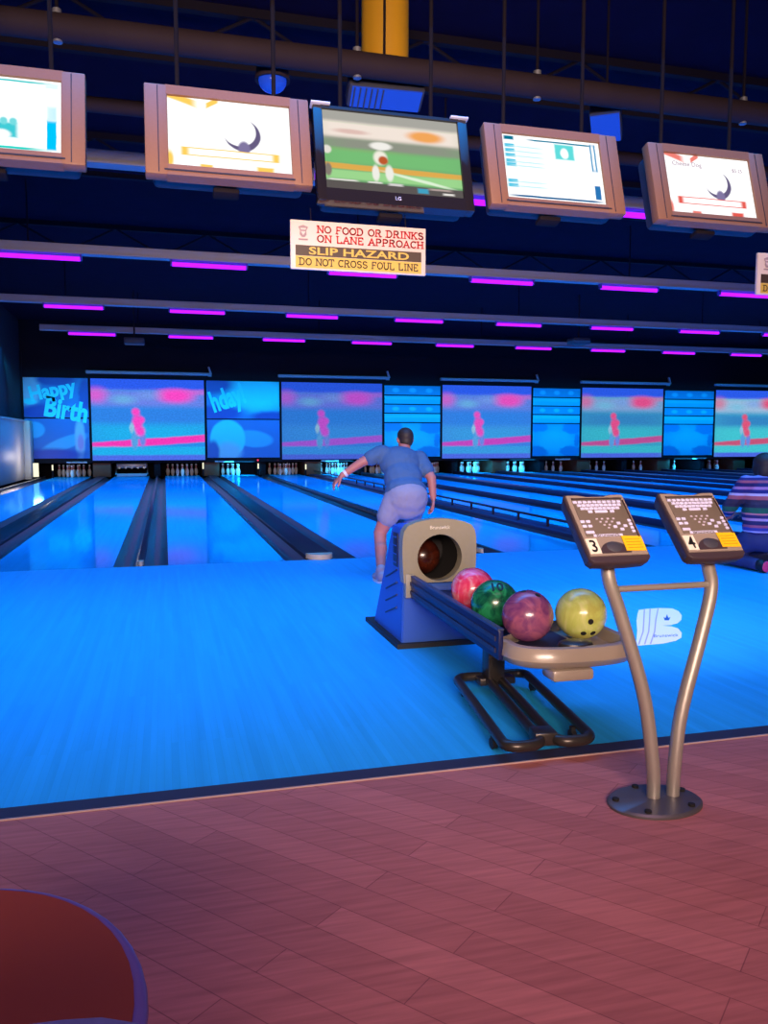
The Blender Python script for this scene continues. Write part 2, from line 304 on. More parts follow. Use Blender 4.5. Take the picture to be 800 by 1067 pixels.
# ------------------------------------------------------------------ lanes, dividers, pins
LC=[]
for k in range(16): LC.append(-2.93+(k//2)*3.505+(0 if k%2==0 else 1.868))
LW=1.13
ordn=['first','second','third','fourth','fifth','sixth','seventh','eighth','ninth','tenth','eleventh','twelfth','thirteenth','fourteenth','fifteenth','sixteenth']
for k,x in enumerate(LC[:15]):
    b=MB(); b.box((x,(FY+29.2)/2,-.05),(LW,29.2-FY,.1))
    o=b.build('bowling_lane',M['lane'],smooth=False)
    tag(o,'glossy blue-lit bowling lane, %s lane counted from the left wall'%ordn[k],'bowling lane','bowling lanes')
def divider(x0,x1,ball,label,rail,k_=0):
    w=x1-x0; xc=(x0+x1)/2; t=thing('lane_divider',(xc,FY,0),label,'lane divider','dividers between the lanes')
    g=.225; cw=(w-2*g)/2; L=PIT+.03-FY
    for s in (-1,1):
        b=MB(); a0=s*(cw); a1=s*(w/2); n=8; prof=[]
        for i in range(n+1):
            f=i/n; prof.append((a0+(a1-a0)*f,-.012-.07*math.sin(PI*f)))
        vs=[(px_,0,pz) for px_,pz in prof]+[(px_,0,-.098) for px_,pz in reversed(prof)]
        b.prism(vs,(0,L,0)); b.build('gutter',M['gut'],t)
    h=(.035 if ball else .05) if k_<5 else .085
    b=MB(); b.box((0,L/2+.06,h/2-.03),(cw*2,L-.12,h+.06),bev=.012); b.build('capping',M['cap'] if k_<4 else M['capnavy'],t)
    if ball:
        b=MB(); b.prism([(cw*.95*math.cos(PI+PI*i/12),.13+.17*math.sin(PI+PI*i/12),0.001) for i in range(13)],(0,0,.05)); b.build('end_cap',M['capend'],t)
    else:
        b=MB(); b.prism([(cw*math.cos(PI+PI*i/10),.1+.1*math.sin(PI+PI*i/10),0.001) for i in range(11)],(0,0,.045)); b.build('end_cap',M['capend'],t)
    if rail:
        r=MB(); r.box((0,L/2+.4,.15),(.045,L-1.2,.03),bev=.008); ro=r.build('bumper_rail',M['cap'],t)
        y=1.05
        while y<min(L-.5,14): 
            MB().box((0,y,.085),(.03,.03,.11)).build('rail_post',M['cap'],ro); y+=.95
    return t
left=['leftmost lane divider along the pale side panel']
for k in range(15):
    x0=(LC[k]+LW/2) ; x1=LC[k+1]-LW/2; ball=(k%2==0)
    divider(x0,x1,ball,'%s dark gutter strip between the %s and %s lanes from the left'%('wide' if ball else 'narrow',ordn[k],ordn[k+1]),k==4,k)
divider(LC[0]-LW/2-.5,LC[0]-LW/2,False,'dark gutter strip between the left wall and the first lane',False)
# pit: kickback panels, pins, sweep bars, lamps
for k in range(15):
    x0=LC[k]+LW/2+.02; x1=LC[k+1]-LW/2-.02; ball=(k%2==0)
    b=MB(); wd=(x1-x0)*(.8 if ball else .45); b.box(((x0+x1)/2,28.97,.23),(wd,1.7,.46),bev=.01); 
    tag(b.build('kickback_panel',M['kick'] if ball else M['black']),'%s upright panel between the pin decks of the %s and %s lanes'%('brown' if ball else 'black',ordn[k],ordn[k+1]),'panel','kickback panels at the pits')
pp=[(.030,0),(.0285,0),(.036,.012),(.0505,.06),(.0607,.114),(.058,.16),(.047,.2),(.032,.235),(.0242,.262),(.0235,.285),(.028,.315),(.0325,.34),(.031,.362),(.022,.378),(0,.384)]
b=MB(); b.lathe([(0,0)]+pp[1:],16,mis=[0,0,0,0,0,0,0,1,0,1,0,0,0,0]); pin0=b.build('bowling_pin',[M['pinw'],M['pinr']])
for v in pin0.data.vertices: v.co*=1.05
PINS=[(0,0),(-1,1),(1,1),(-2,2),(0,2),(2,2),(-3,3),(-1,3),(1,3),(3,3)]
racks={0:range(10),2:range(10),3:(3,1,0,6,4,7),4:range(10),5:range(10),6:range(10),7:range(10),8:range(10),9:range(10),10:(1,3,2,5),11:(1,3,2,5,9),12:(2,5,4),13:(4,),14:range(10)}
first=True
glow=(3,5,8,9,13)
for k,ids in racks.items():
    for i in ids:
        px_,r_=PINS[i]; o=pin0 if first else pin0.copy()
        if not first: COL.objects.link(o)
        first=False
        o.location=(LC[k]+px_*.1585,28.25+r_*.26,0.0005)
        tag(o,'%s bowling pin in the rack at the end of the %s lane'%('teal-lit white' if k in glow else 'dim white',ordn[k]),'bowling pin','pins at the end of the %s lane'%ordn[k])
def pitlight(x,col,p):
    l=bpy.data.lights.new('pit_lamp','AREA'); l.shape='RECTANGLE'; l.size=1.0; l.size_y=.12; l.energy=p; l.color=col; l.spread=R(150)
    o=bpy.data.objects.new('pit_lamp',l); COL.objects.link(o); o.location=(x,27.98,.46); o.rotation_euler=(R(42),0,0)
for k in range(15):
    if k in glow: pitlight(LC[k],(.02,.46,.85),22.)
    elif k in racks: pitlight(LC[k],(.5,.28,.36),.38)
for k in (1,):
    t=thing('pin_sweep',(LC[k],28.2,0),'pale pin sweep bar lowered across the second lane below the dark pinsetter','pin sweep')
    MB().box((0,0,.06),(.95,.05,.1),bev=.01).build('sweep_bar',M['housing'],t)
    for s in (-1,1): MB().box((s*.5,.2,.2),(.03,.5,.05),rot=(R(25),0,0)).build('sweep_arm',M['metal'],t)
    b=MB(); b.box((0,.3,.36),(1.0,.2,.16),bev=.03); [b.cyl((-.4+.2*i,.15,.3),(-.4+.2*i,.45,.3),.04) for i in range(5)]; b.build('pinsetter_deck',M['metal'],t)
def lamp(x,y,z0,z1,r,label,m):
    t=thing('pit_light',(x,y,0),label,'light')
    MB().cyl((0,0,z0),(0,0,z1),r,seg=14).build('lamp_tube',m,t); MB().box((0,0,z0/2),(r*2.2,r*2.2,max(z0,.01))).build('lamp_base',M['black'],t)
    return t
lamp(-3.86,27.1,.08,.5,.08,'tall glowing cream light at the far left beside the pale panel',M['lamp'])
lamp(-3.47,27.85,.25,.42,.022,'small white light left of the pins on the first lane',M['lamp'])
lamp(1.24,27.9,.25,.46,.022,'white light at the pit edge right of the pins under the first screen',M['lamp'])
lamp(3.08,27.9,.24,.42,.022,'white light at the pit left of the second screen with the red lamp above',M['lamp'])
lamp(4.72,27.9,.2,.38,.022,'white light at the pit below the middle of the second screen',M['lamp'])
t=thing('signal_light',(3.08,27.99,.53),'tiny red signal light on the mask strip left of the second screen','light'); MB().box((0,.02,0),(.1,.05,.06)).build('lamp_base',M['black'],t); MB().sph((0,-.01,0),.035,12).build('lamp_tube',M['redlamp'],t)

# ------------------------------------------------------------------ masks: screens and murals
pinkc=S(250,80,215)
def field(gm,name):
    cyan=S(40,165,240); 
    base=[S(45,140,240),S(60,130,238),S(65,130,235),S(60,165,210),S(70,185,220)][gm]
    st=[1,.8,.95,.9,.95][gm]
    pk=[S(255,75,205),S(205,90,225),S(235,85,200),S(235,85,150),S(230,90,130)][gm]
    sp_=[S(250,60,190),S(170,95,230),S(200,75,200),S(195,85,160),S(205,90,130)][gm]
    lo=[S(35,180,245),S(60,150,242),S(60,160,235),S(60,190,215),S(70,205,220)][gm]
    cr=[S(110,135,240),S(105,125,240),S(100,135,235),S(130,170,225),S(160,195,230)][gm]
    L=[('r',.5,.06,.6,.07,.1,S(45,95,245)),('r',.5,.24,.6,.1,.5,cr),
       ('e',.04,.2,.09,.08,.8,pk,0,.65),('e',.74,.2,.15,.08,.6,pk),('r',.85,.15,.2,.03,.8,pk,0,.45),('e',.28,.25,.1,.05,.9,S(110,200,235),0,.6),('e',.5,.2,.1,.05,.9,S(120,165,240),0,.6),
       ('r',.5,.46,.6,.1,.7,S(50,135,238) if gm<3 else S(55,140,205)),('r',.5,.66,.6,.1,.7,lo),
       ('r',.5,.775,.6,.045,.3,sp_,-.1),('r',.5,.89,.6,.06,.3,lo),('r',.5,.975,.6,.04,.4,S(80,110,238)),
       ('e',.385,.4,.035,.045,.5,pk),('e',.395,.53,.045,.1,.45,pk),('e',.43,.5,.03,.04,.5,pk),('e',.345,.6,.02,.06,.5,S(150,200,235)),('e',.37,.76,.03,.1,.4,S(90,165,235)),('e',.44,.74,.028,.1,.5,S(110,140,238)),('e',.42,.64,.04,.06,.5,pk)]
    return paint(name,base,L,emis=.95*st,wob=.018,grain=.16)
SX=[(-2.26,1.32),(3.92,7.49),(9.75,13.24),(15.35,18.85),(21.25,24.85)]
wh=['first screen from the left with the pinkest picture','second screen from the left, behind the bowler','third screen from the left, right of the bowler','fourth screen, above the keypad marked 3','rightmost screen above the striped sweater']
for i,(x0,x1) in enumerate(SX):
    z0,z1=.55,3.2; t=thing('projection_screen',((x0+x1)/2,PIT,z0),'wide baseball broadcast screen over the pins, '+wh[i],'screen','baseball screens over the pins'); w=x1-x0; h=z1-z0
    b=MB(); b.box((0,-.02,h/2),(w+.08,.04,h+.06),bev=.008); b.build('screen_frame',M['black'],t)
    quadobj('screen_surface',[(-w/2,-.043,0),(w/2,-.043,0),(w/2,-.043,h),(-w/2,-.043,h)],field(i,'broadcast_picture'),t)
    hs=thing('screen_housing',((x0+x1)/2,PIT-.12,3.38),'grey roller housing with bent bracket over the '+['first screen from the left','second screen from the left','third screen','fourth screen','rightmost screen'][i],'roller housing','roller housings above the screens')
    MB().box((.05,0,.02),(w+.35,.16,.1),bev=.03).build('roller_case',M['housing'],hs)
    b=MB(); b.box((w/2+.2,0,.14),(.06,.1,.26),rot=(0,R(-18),0),bev=.01); b.box((w/2+.2,.07,.0),(.12,.07,.1)); b.build('bracket',M['housing'],hs)
# murals between the screens
def mural_party(x0,x1,txts,name,label,blobs):
    z0,z1=.62,3.2; zm=1.92; w=x1-x0; t=thing('mural_panel',((x0+x1)/2,PIT,z0),label,'mural','printed panels between the screens')
    up=paint(name+'_upper',(.0,.2,.62),blobs[0],emis=0,wob=.05); lo=paint(name+'_lower',(.0,.17,.6),blobs[1],emis=0,wob=.015)
    for (a,c,m) in ((z0,zm-.02,lo),(zm+.02,z1,up)):
        MB().box((0,-.013,(a+c)/2-z0),(w,.026,c-a)).build('board',M['black'],t)
        quadobj('print',[(-w/2,-.028,a-z0),(w/2,-.028,a-z0),(w/2,-.028,c-z0),(-w/2,-.028,c-z0)],m,t)
    for (tx,cx,cz,tw,th,rot) in txts:
        text_obj('lettering',tx,.5,M4((cx,-.031,cz),(R(90),0,0))@Matrix.Rotation(R(rot),4,'Z'),M['letter'],t,bold=.02,width=tw,height=th)
    return t
M['letter']=mat('mural_letter_cyan',(.05,.85,1.),.6)
D=(.0,.06,.45);Cy=(.02,.8,.95);Lv=(.3,.55,.8)
mural_party(-4.28,-2.34,[('Happy',-.08,2.13,1.42,.62,12),('Birth',.3,1.57,1.3,.66,-10)],'party','blue party mural reading Happy Birth at the far left',
 ([('e',.05,.3,.2,.5,.3,Lv),('e',.5,.05,.3,.15,.3,D),('e',.3,.85,.4,.2,.4,D),('e',.95,.4,.1,.4,.3,D),('e',.1,.6,.1,.08,.3,Cy)],
  [('e',.14,.28,.17,.2,.15,(.02,.42,.85)),('e',.6,.62,.36,.16,.2,(.03,.42,.85),-.55),('e',.85,.5,.08,.5,.3,Lv),('e',.4,.9,.5,.15,.4,D),('e',.86,.6,.05,.2,.4,(.5,.3,.7))]))
mural_party(1.40,3.84,[('hday!',-.5,1.93,1.15,.95,18)],'party','bright blue party mural ending in day! between the first two screens',
 ([('e',.7,.3,.5,.5,.5,Cy),('e',.1,.1,.25,.25,.4,D),('e',.15,.85,.35,.2,.4,D),('e',.9,.95,.3,.15,.4,D)],
  [('e',.62,.5,.28,.22,.15,(.02,.42,.85),.15),('e',.28,.5,.24,.5,.08,(.03,.7,.9)),('e',.28,.85,.18,.25,.4,Lv),('e',.08,.85,.08,.3,.3,(.0,.12,.5))]))
def mural_stripes(x0,x1,label):
    z0,z1=.62,3.15; w=x1-x0; t=thing('mural_panel',((x0+x1)/2,PIT,z0),label,'mural','printed panels between the screens')
    hs=[(1.86,2.15),(2.19,2.47),(2.51,2.79),(2.83,3.15)]
    for i,(a,c) in enumerate(hs):
        dark=i%2==1
        m=paint('stripe_print',(.0,.5,.85) if not dark else (.0,.34,.72),[('e',.2+.3*j,.5,.06,.25,.5,(.04,.6,.9)) for j in range(3)] if dark else [('r',.5,.25,.6,.2,.6,(.02,.62,.9))],emis=0,wob=.03)
        MB().box((0,-.013,(a+c)/2-z0),(w,.026,c-a)).build('board',M['black'],t)
        quadobj('print',[(-w/2,-.028,a-z0),(w/2,-.028,a-z0),(w/2,-.028,c-z0),(-w/2,-.028,c-z0)],m,t)
    a,c=z0,1.82
    E_=(.0,.27,.7); m=paint('splash_print',(.0,.45,.8),[('e',.5,.55,.4,.35,.5,(.02,.6,.9)),('e',.12,.1,.2,.16,.2,E_),('e',.85,.1,.22,.2,.2,E_),('e',.1,.9,.22,.22,.2,E_),('e',.8,.85,.22,.18,.2,E_),('e',.95,.5,.06,.2,.3,E_)],emis=0,wob=.14)
    MB().box((0,-.013,(a+c)/2-z0),(w,.026,c-a)).build('board',M['black'],t)
    quadobj('print',[(-w/2,-.028,0),(w/2,-.028,0),(w/2,-.028,c-z0),(-w/2,-.028,c-z0)],m,t)
mural_stripes(7.58,9.67,'blue striped mural with pale stars right above the bowler')
mural_stripes(13.33,15.27,'blue striped mural between the third and fourth screens')
mural_stripes(18.94,21.17,'blue striped mural between the fourth and last screens')
for x,l in ((-2.75,'under the far left party mural'),(1.95,'under the party mural ending in day!'),(5.6,'under the second screen'),(8.6,'behind the bowler'),(14.6,'left of the fourth screen'),(20.6,'left of the last screen')):
    o=thing('name_strip',(x,PIT,.492),'small pale name strip on the mask edge '+l,'sign','name strips below the screens'); MB().box((0,-.02,0),(.62,.04,.05),bev=.005).build('strip_board',M['housing'],o)
    text_obj('lettering','Brunswick',.04,M4((0,-.042,0),(R(90),0,0)),M['ink'],o,width=.4,height=.03)

# ------------------------------------------------------------------ ceiling: beams, tubes, pipe, duct, fixtures
rows=[(8.9,'nearest beam, behind the monitors'),(13.15,'beam behind the warning sign'),(17.85,'third beam from the front'),(22.2,'farthest beam, nearest the screens')]
for ri,(y,l) in enumerate(rows):
    x0,x1=(XL,XR) if ri<3 else (-2.95,XR)
    bt=thing('light_beam',((x0+x1)/2,y,4.0),'long grey metal light beam, '+l,'beam','beams carrying the purple tubes'); w=x1-x0
    b=MB(); b.box((0,0,.04),(w,.12,.13),bev=.012); b.box((0,.0,-.03),(w,.18,.02)); b.build('channel',M['beam'],bt)
    for j in range(6):
        xx=-w/2+w*(j+.5)/6; MB().cyl((xx,0,.1),(xx,0,CE-4.0),.012,seg=8).build('hanger_rod',M['steel'],bt)
    k=0; xs=.16-2.45*2
    while xs<XR-1.5:
        if xs>x0+.05:
            tt=thing('uv_tube_light',(xs+.58,y,3.9),'glowing purple ultraviolet tube, %s along the %s'%(ordn[min(k,15)],l),'tube light','purple tubes under the beams')
            MB().cyl((-.56,0,0),(.56,0,0),.034,seg=12).build('tube',M['uv'],tt)
            for s in (-1,1): MB().box((s*.575,0,.02),(.03,.09,.09),bev=.01).build('end_holder',M['tubecap'],tt)
            MB().box((0,.0,.065),(1.18,.12,.02)).build('reflector',M['tubecap'],tt); k+=1
        xs+=2.45
b=MB(); b.cyl((XL,5.8,3.835),(XR,5.8,3.835),.085,seg=20); 
t=thing('ceiling_pipe',(0,5.8,3.835),'thick brown-grey pipe running across above the monitors','pipe')
MB().cyl((XL,0,0),(XR,0,0),.085,seg=20).build('pipe_run',M['pipe'],t)
for x in (-2.6,-.6,1.37,2.75,4.56,6.6,9,12): 
    MB().cyl((x,0,.085),(x,0,CE-3.835),.012,seg=8).build('hanger_rod',M['steel'],t); MB().cyl((x,-.0,-.095),(x,0,.11),.03,seg=10).build('clamp',M['metal'],t)
tag(MB().cyl((XL,7.1,3.87),(XR,7.1,3.87),.06,seg=16).build('thin_ceiling_pipe',M['pipe']),'thinner dark pipe behind the thick ceiling pipe','pipe')
for x in (-2,3,8,13): pass
t=thing('yellow_duct',(1.79,6.6,4.15),'bright yellow round duct dropping from the ceiling behind the pipe','duct')
b=MB(); b.lathe([(.0,.02),(.19,.02),(.19,CE-4.15),(0,CE-4.15)],28); b.build('duct_body',M['yellow'],t)
b=MB(); b.lathe([(.0,-.03),(.215,-.03),(.225,0),(.215,.03),(.0,.03)],28); b.build('duct_flange',M['orange'],t)
# trusses
for i,(y) in enumerate((7.6,11.0,15.5)):
    t=thing('roof_truss',(0,y,CE),'dark open steel truss under the ceiling, %s from the front'%ordn[i],'truss','roof trusses')
    MB().box(((XL+XR)/2,0,-.04),(XR-XL,.08,.08)).build('top_chord',M['steel'],t); MB().box(((XL+XR)/2,0,-.5),(XR-XL,.07,.06)).build('bottom_chord',M['steel'],t)
    x=XL+.4; s=1
    while x<XR-1:
        MB().cyl((x,0,-.06 if s>0 else -.48),(x+.8,0,-.48 if s>0 else -.06),.018,seg=8).build('web_bar',M['steel'],t); x+=.8; s=-s
def floodfix(loc,rz,w,d,label,louver=True):
    t=thing('blue_floodlight',loc,label,'floodlight','blue floodlights above the approach',rot=(R(-30),0,rz))
    MB().box((0,0,.07),(w,d,.12),bev=.015).build('lamp_housing',M['fix'],t)
    MB().box((0,0,.005),(w*.92,d*.86,.012)).build('lens',M['blueglass'],t)
    if louver:
        for i in range(6): MB().box((-w*.43+i*w*.075,0,-.004),(.008,d*.84,.02)).build('louver',M['fix'],t)
    MB().cyl((0,.0,.12),(0,-.65,1.19),.010,seg=8,).build('hanger_rod',M['steel'],t)
    return t
floodfix((1.62,5.95,3.68),R(-3),.56,.19,'long blue louvred floodlight above the centre television')
floodfix((3.46,6.03,3.68),R(-35),.24,.3,'small square blue floodlight behind the right score monitor',False)
t=thing('round_spotlight',(.8,6.0,3.74),'round blue spotlight peeking over the left menu monitor','spotlight')
MB().sph((0,0,0),(.1,.1,.08),20).build('lens',M['blueglass'],t); MB().lathe([(.0,.18),(.1,.17),(.125,.0),(.11,0),(0,.14)],20).build('lamp_shade',M['pipe'],t); MB().cyl((0,0,.17),(0,0,CE-3.74),.012,seg=8).build('hanger_rod',M['steel'],t)
for (x,y,z,l) in ((-.68,22.0,3.83,'left'),(10.6,19.6,3.9,'right')):
    t=thing('ceiling_projector',(x,y,z-.1),'dark projector hung on a pole below the far beams, %s one of the two'%l,'projector','hanging projectors')
    MB().box((0,0,0),(.5,.4,.16),bev=.03).build('projector_body',M['fix'],t); MB().cyl((0,0,.08),(0,0,CE-z+.1),.02,seg=10).build('pole',M['pipe'],t); MB().cyl((.1,.19,0),(.1,.24,0),.05,seg=14).build('lens',M['lg'],t)

# ------------------------------------------------------------------ monitors
W=(1,1,1); T1=S(0,150,175); T2=S(60,190,200); G1=S(215,235,240)
score=[('r',.5,.5,.485,.47,.02,W),('r',.6,.055,.33,.012,.2,S(0,120,150)),('r',.07,.05,.05,.03,.3,S(0,110,140)),('r',.5,.945,.45,.014,.2,S(10,90,140)),
  ('r',.93,.25,.03,.22,.1,S(90,150,190)),('r',.93,.25,.012,.2,.3,W),('r',.935,.8,.03,.11,.1,S(40,110,170)),('r',.63,.2,.1,.12,.15,S(90,205,205)),('e',.63,.22,.04,.08,.3,W)]
for i,v in enumerate((.17,.245,.32,.41,.47,.72,.79)): score+=[('r',.07,v,.05,.028,.3,S(70,185,215)),('r',.25,v+.01,.15,.012,.6,S(190,225,230))]
score1=[('r',.4,.04,.5,.012,.3,S(60,190,190)),('r',.93,.07,.05,.03,.3,G1),('r',.93,.75,.035,.2,.1,S(0,185,235)),('r',.93,.45,.035,.1,.4,S(170,220,235)),('r',.55,.72,.13,.1,.2,T2),('e',.5,.6,.03,.05,.4,S(110,205,210)),('e',.58,.6,.03,.05,.4,S(110,205,210)),('e',.65,.6,.03,.05,.4,S(110,205,210)),('e',.57,.78,.06,.06,.4,W),('r',.4,.955,.45,.016,.3,S(30,200,190)),('r',.45,.4,.4,.1,.6,S(250,253,253))]
def menu(c1,c2):
    return [('e',.6,.47,.15,.235,.05,S(95,85,120)),('e',.574,.42,.138,.215,.05,W),('e',.61,.66,.05,.1,.25,S(120,110,150)),('r',.5,.77,.4,.06,.05,c1),('r',.5,.77,.34,.045,.08,W),('r',.1,.02,.12,.05,.4,c2,.5),('r',.36,.04,.05,.04,.3,c2,-1.),
            ('r',.78,.96,.07,.045,.3,c1),('r',.3,.97,.05,.03,.3,c2),('e',.01,.9,.03,.12,.5,c2)]
lgpic=[('r',.5,.06,.6,.075,.1,S(178,176,168)),('r',.5,.24,.6,.11,.3,S(255,240,228)),('e',.75,.23,.13,.07,.4,S(255,175,95)),('e',.2,.25,.12,.03,.5,S(235,200,190)),('r',.5,.4,.6,.07,.6,S(150,155,140)),('r',.2,.5,.35,.03,.6,S(150,175,120)),
 ('r',.5,.57,.6,.09,.5,S(125,200,125)),('r',.5,.705,.6,.035,.3,S(235,180,85),.02),('r',.5,.8,.6,.055,.3,S(165,225,150)),('e',.68,.8,.25,.02,.5,S(235,255,225),.3),('r',.5,.95,.6,.07,.15,S(98,92,90)),
 ('r',.12,.87,.1,.01,.3,S(235,230,225)),('r',.35,.87,.05,.01,.3,S(235,230,225)),('r',.5,.88,.05,.015,.4,S(225,220,220)),('r',.7,.93,.04,.03,.3,S(70,170,205)),('r',.83,.9,.08,.012,.4,S(190,170,165)),('r',.89,.95,.04,.012,.4,S(245,240,235)),
 ('e',.41,.4,.08,.05,.3,S(255,252,245)),('e',.4,.55,.05,.09,.3,S(255,250,235)),('e',.42,.58,.035,.055,.3,S(200,95,50)),('e',.36,.75,.025,.1,.3,S(252,250,240)),('e',.46,.74,.03,.1,.3,S(250,250,240),.0),('e',.02,.5,.03,.05,.3,S(240,235,225)),('e',.02,.75,.025,.08,.3,S(140,130,120))]
TY=4.6
def monitor(xc,zc,W_,H_,su,sv,pic,label,cat,dark=False,strength=1.2,extra=None):
    t=thing('hanging_monitor',(xc,TY,zc),label,cat,'monitors hanging above the approach',rot=(R(-16),0,0))
    fm=M['lg'] if dark else M['bezel']; x0=-W_/2; u0,u1=su; v0,v1=sv
    sx0,sx1=x0+u0*W_,x0+u1*W_; sz1,sz0=H_/2-v0*H_,H_/2-v1*H_
    b=MB(); dp=.07
    b.box(((x0+sx0)/2,0,0),(sx0-x0,dp,H_),bev=.008); b.box(((sx1-x0)/2,0,0),(-x0-sx1,dp,H_),bev=.008)
    b.box(((sx0+sx1)/2,0,(H_/2+sz1)/2),(sx1-sx0+.02,dp-.002,H_/2-sz1)); b.box(((sx0+sx1)/2,0,(-H_/2+sz0)/2),(sx1-sx0+.02,dp-.002,sz0+H_/2))
    b.build('bezel',fm,t)
    b=MB(); b.box((0,.09,0),(W_*.92,.14,H_*.9),bev=.03); b.build('monitor_back',M['fix'],t)
    quadobj('screen',[(sx0,-.018,sz0),(sx1,-.018,sz0),(sx1,-.018,sz1),(sx0,-.018,sz1)],paint('monitor_picture',W if not dark else S(120,180,120),pic,emis=strength,wob=.012),t)
    if not dark:
        for gx in (sx0-.05,sx1+.05): MB().box((gx,-.0345,.0),(.005,.004,H_*.96)).build('groove',M['groove'],t)
        MB().box((0,-.0345,-H_/2+.028),(W_*.78,.004,.01)).build('speaker_slot',M['groove'],t)
    else:
        text_obj('lettering','LG',.03,M4((0,-.037,-H_/2+.04),(R(90),0,0)),M['key'],t)
        for s in (-1,1): MB().box((s*W_*.45,-.02,H_/2+.006),(.11,.06,.012),bev=.003).build('corner_bracket',M['key'],t)
    inv=Euler((R(-16),0,0)).to_matrix().inverted()
    for s in (-.3,.3):
        a=Vector((s*W_,.1,H_*.4)); w_=Euler((R(-16),0,0)).to_matrix()@a; top=inv@Vector((w_.x,w_.y,CE-zc))
        MB().cyl(a,top,.012,seg=8).build('hanger_pole',M['steel'],t)
    b=MB(); b.box((-.02,.1,-H_/2-.005),(.14,.08,.03),bev=.01); b.build('cable_box',M['steel'],t)
    if extra: extra(t,sx0,sx1,sz0,sz1)
    return t
k=1.15; fx=lambda x:x*k; fz=lambda z:1.2+(z-1.2)*k
OR=S(245,195,90);RD=S(215,85,75)
def menutxt(t,x0,x1,z0,z1):
    w=x1-x0;h=z1-z0
    text_obj('lettering','Cheese Dog',.05,M4((x0+w*.26,-.021,z1-h*.17),(R(90),0,0)),M['txt'],t,width=w*.34)
    text_obj('lettering','$5.25',.05,M4((x0+w*.85,-.021,z1-h*.2),(R(90),0,0)),M['txt'],t,width=w*.12)
M['txt']=emat('screen_grey_text',S(190,170,185),1.)
WW,HH=.877,.528
monitor(fx(-.306)-WW/2,fz(2.62),WW,HH,(.13,.865),(.11,.89),score1,'tan score monitor with teal bars, cut off at the left edge','monitor')
monitor(fx(.327),fz(2.612),WW,HH,(.135,.875),(.105,.885),menu(OR,OR),'tan monitor left of the television showing a menu with a yellow bar','monitor')
monitor(fx(1.128),fz(2.576),.915,.585,(.06,.935),(.03,.87),lgpic,'black television in the middle showing a baseball pitcher','television',True,.9)
monitor(fx(1.997),fz(2.6),WW,HH,(.13,.86),(.105,.9),score,'tan monitor right of the television showing a score list','monitor')
monitor(fx(2.94),fz(2.59),WW*.97,HH,(.13,.865),(.105,.885),menu(RD,S(225,120,110)),'rightmost tan monitor showing a menu with a red bar','monitor',extra=menutxt)

# ------------------------------------------------------------------ warning signs
def sign(xc,zc,w,h,label):
    t=thing('warning_sign',(xc,TY,zc),label,'sign','warning signs over the approach')
    MB().box((0,.012,0),(w,.02,h),bev=.003).build('sign_board',M['sign'],t)
    B=lambda x,z:M4((x,-.0005,z),(R(90),0,0))
    def bar(name,x,z,ww,hh,m,y=.0008): return MB().box((x,y-.0008,z),(ww,.0024,hh)).build(name,m,t)
    bar('dark_band',0,-.115*h,w*.93,h*.21,M['signbrown']); bar('yellow_band',0,-.345*h,w*.93,h*.235,M['signyel'])
    B=lambda x,z:M4((x,-.002,z),(R(90),0,0))
    slab_text('lettering','NO FOOD OR DRINKS',w*.79,h*.135,B(w*.085,h*.33),M['signred'],t,wt=.2); slab_text('lettering','ON LANE APPROACH',w*.79,h*.135,B(w*.085,h*.14),M['signred'],t,wt=.2)
    text_obj('lettering','SLIP HAZARD',.1,B(0,-.115*h),M['signyel'],t,bold=.0022,width=w*.74,height=h*.155)
    slab_text('lettering','DO NOT CROSS FOUL LINE',w*.88,h*.135,B(0,-.345*h),M['signbrown'],t,wt=.17)
    b=MB(); cx=-.41*w; cz=.27*h; s=h*.13
    b.prism([(cx-s*.8,-.0012,cz+s*.7),(cx,-.0012,cz+s*1.0),(cx+s*.8,-.0012,cz+s*.7),(cx+s*.5,-.0012,cz+.1*s),(cx+s*.55,-.0012,cz-.5*s),(cx+s*.25,-.0012,cz-s*.9),(cx-s*.25,-.0012,cz-s*.9),(cx-s*.55,-.0012,cz-.5*s),(cx-s*.5,-.0012,cz+.1*s)],(0,-.0008,0))
    b.box((cx,-.0015,cz-s*1.25),(s*1.5,.001,s*.25)); b.build('crest',M['signgrey'],t,smooth=False)
    b=MB(); b.prism([(cx-s*.4,-.0022,cz),(cx+s*.4,-.0022,cz),(cx,-.0022,cz-s*.6)],(0,-.0006,0)); b.prism([(cx-s*.5,-.0022,cz+.5*s),(cx+s*.5,-.0022,cz+.5*s),(cx+.35*s,-.0022,cz+.25*s),(cx-.35*s,-.0022,cz+.25*s)],(0,-.0006,0)); b.build('crest_detail',M['sign'],t,smooth=False)
    for s_ in (-.35,.35): MB().cyl((s_*w,.014,h*.48),(s_*w,.03,h*.5+.075),.003,seg=6).build('hanger_wire',M['steel'],t)
    return t
sign(fx(.955),fz(2.148),.79,.268,'warning sign hanging below the television, NO FOOD OR DRINKS, SLIP HAZARD')
sign(fx(3.281)+.395,fz(2.148)+.0,.79,.268,'same warning sign cut off at the right edge below the last monitor')

# ------------------------------------------------------------------ ball return
br=thing('ball_return',(1.52,4.44,0),'ball return with beige hood, blue sides and a tray of four balls','ball return')
o_=Vector((1.52,4.44,0))
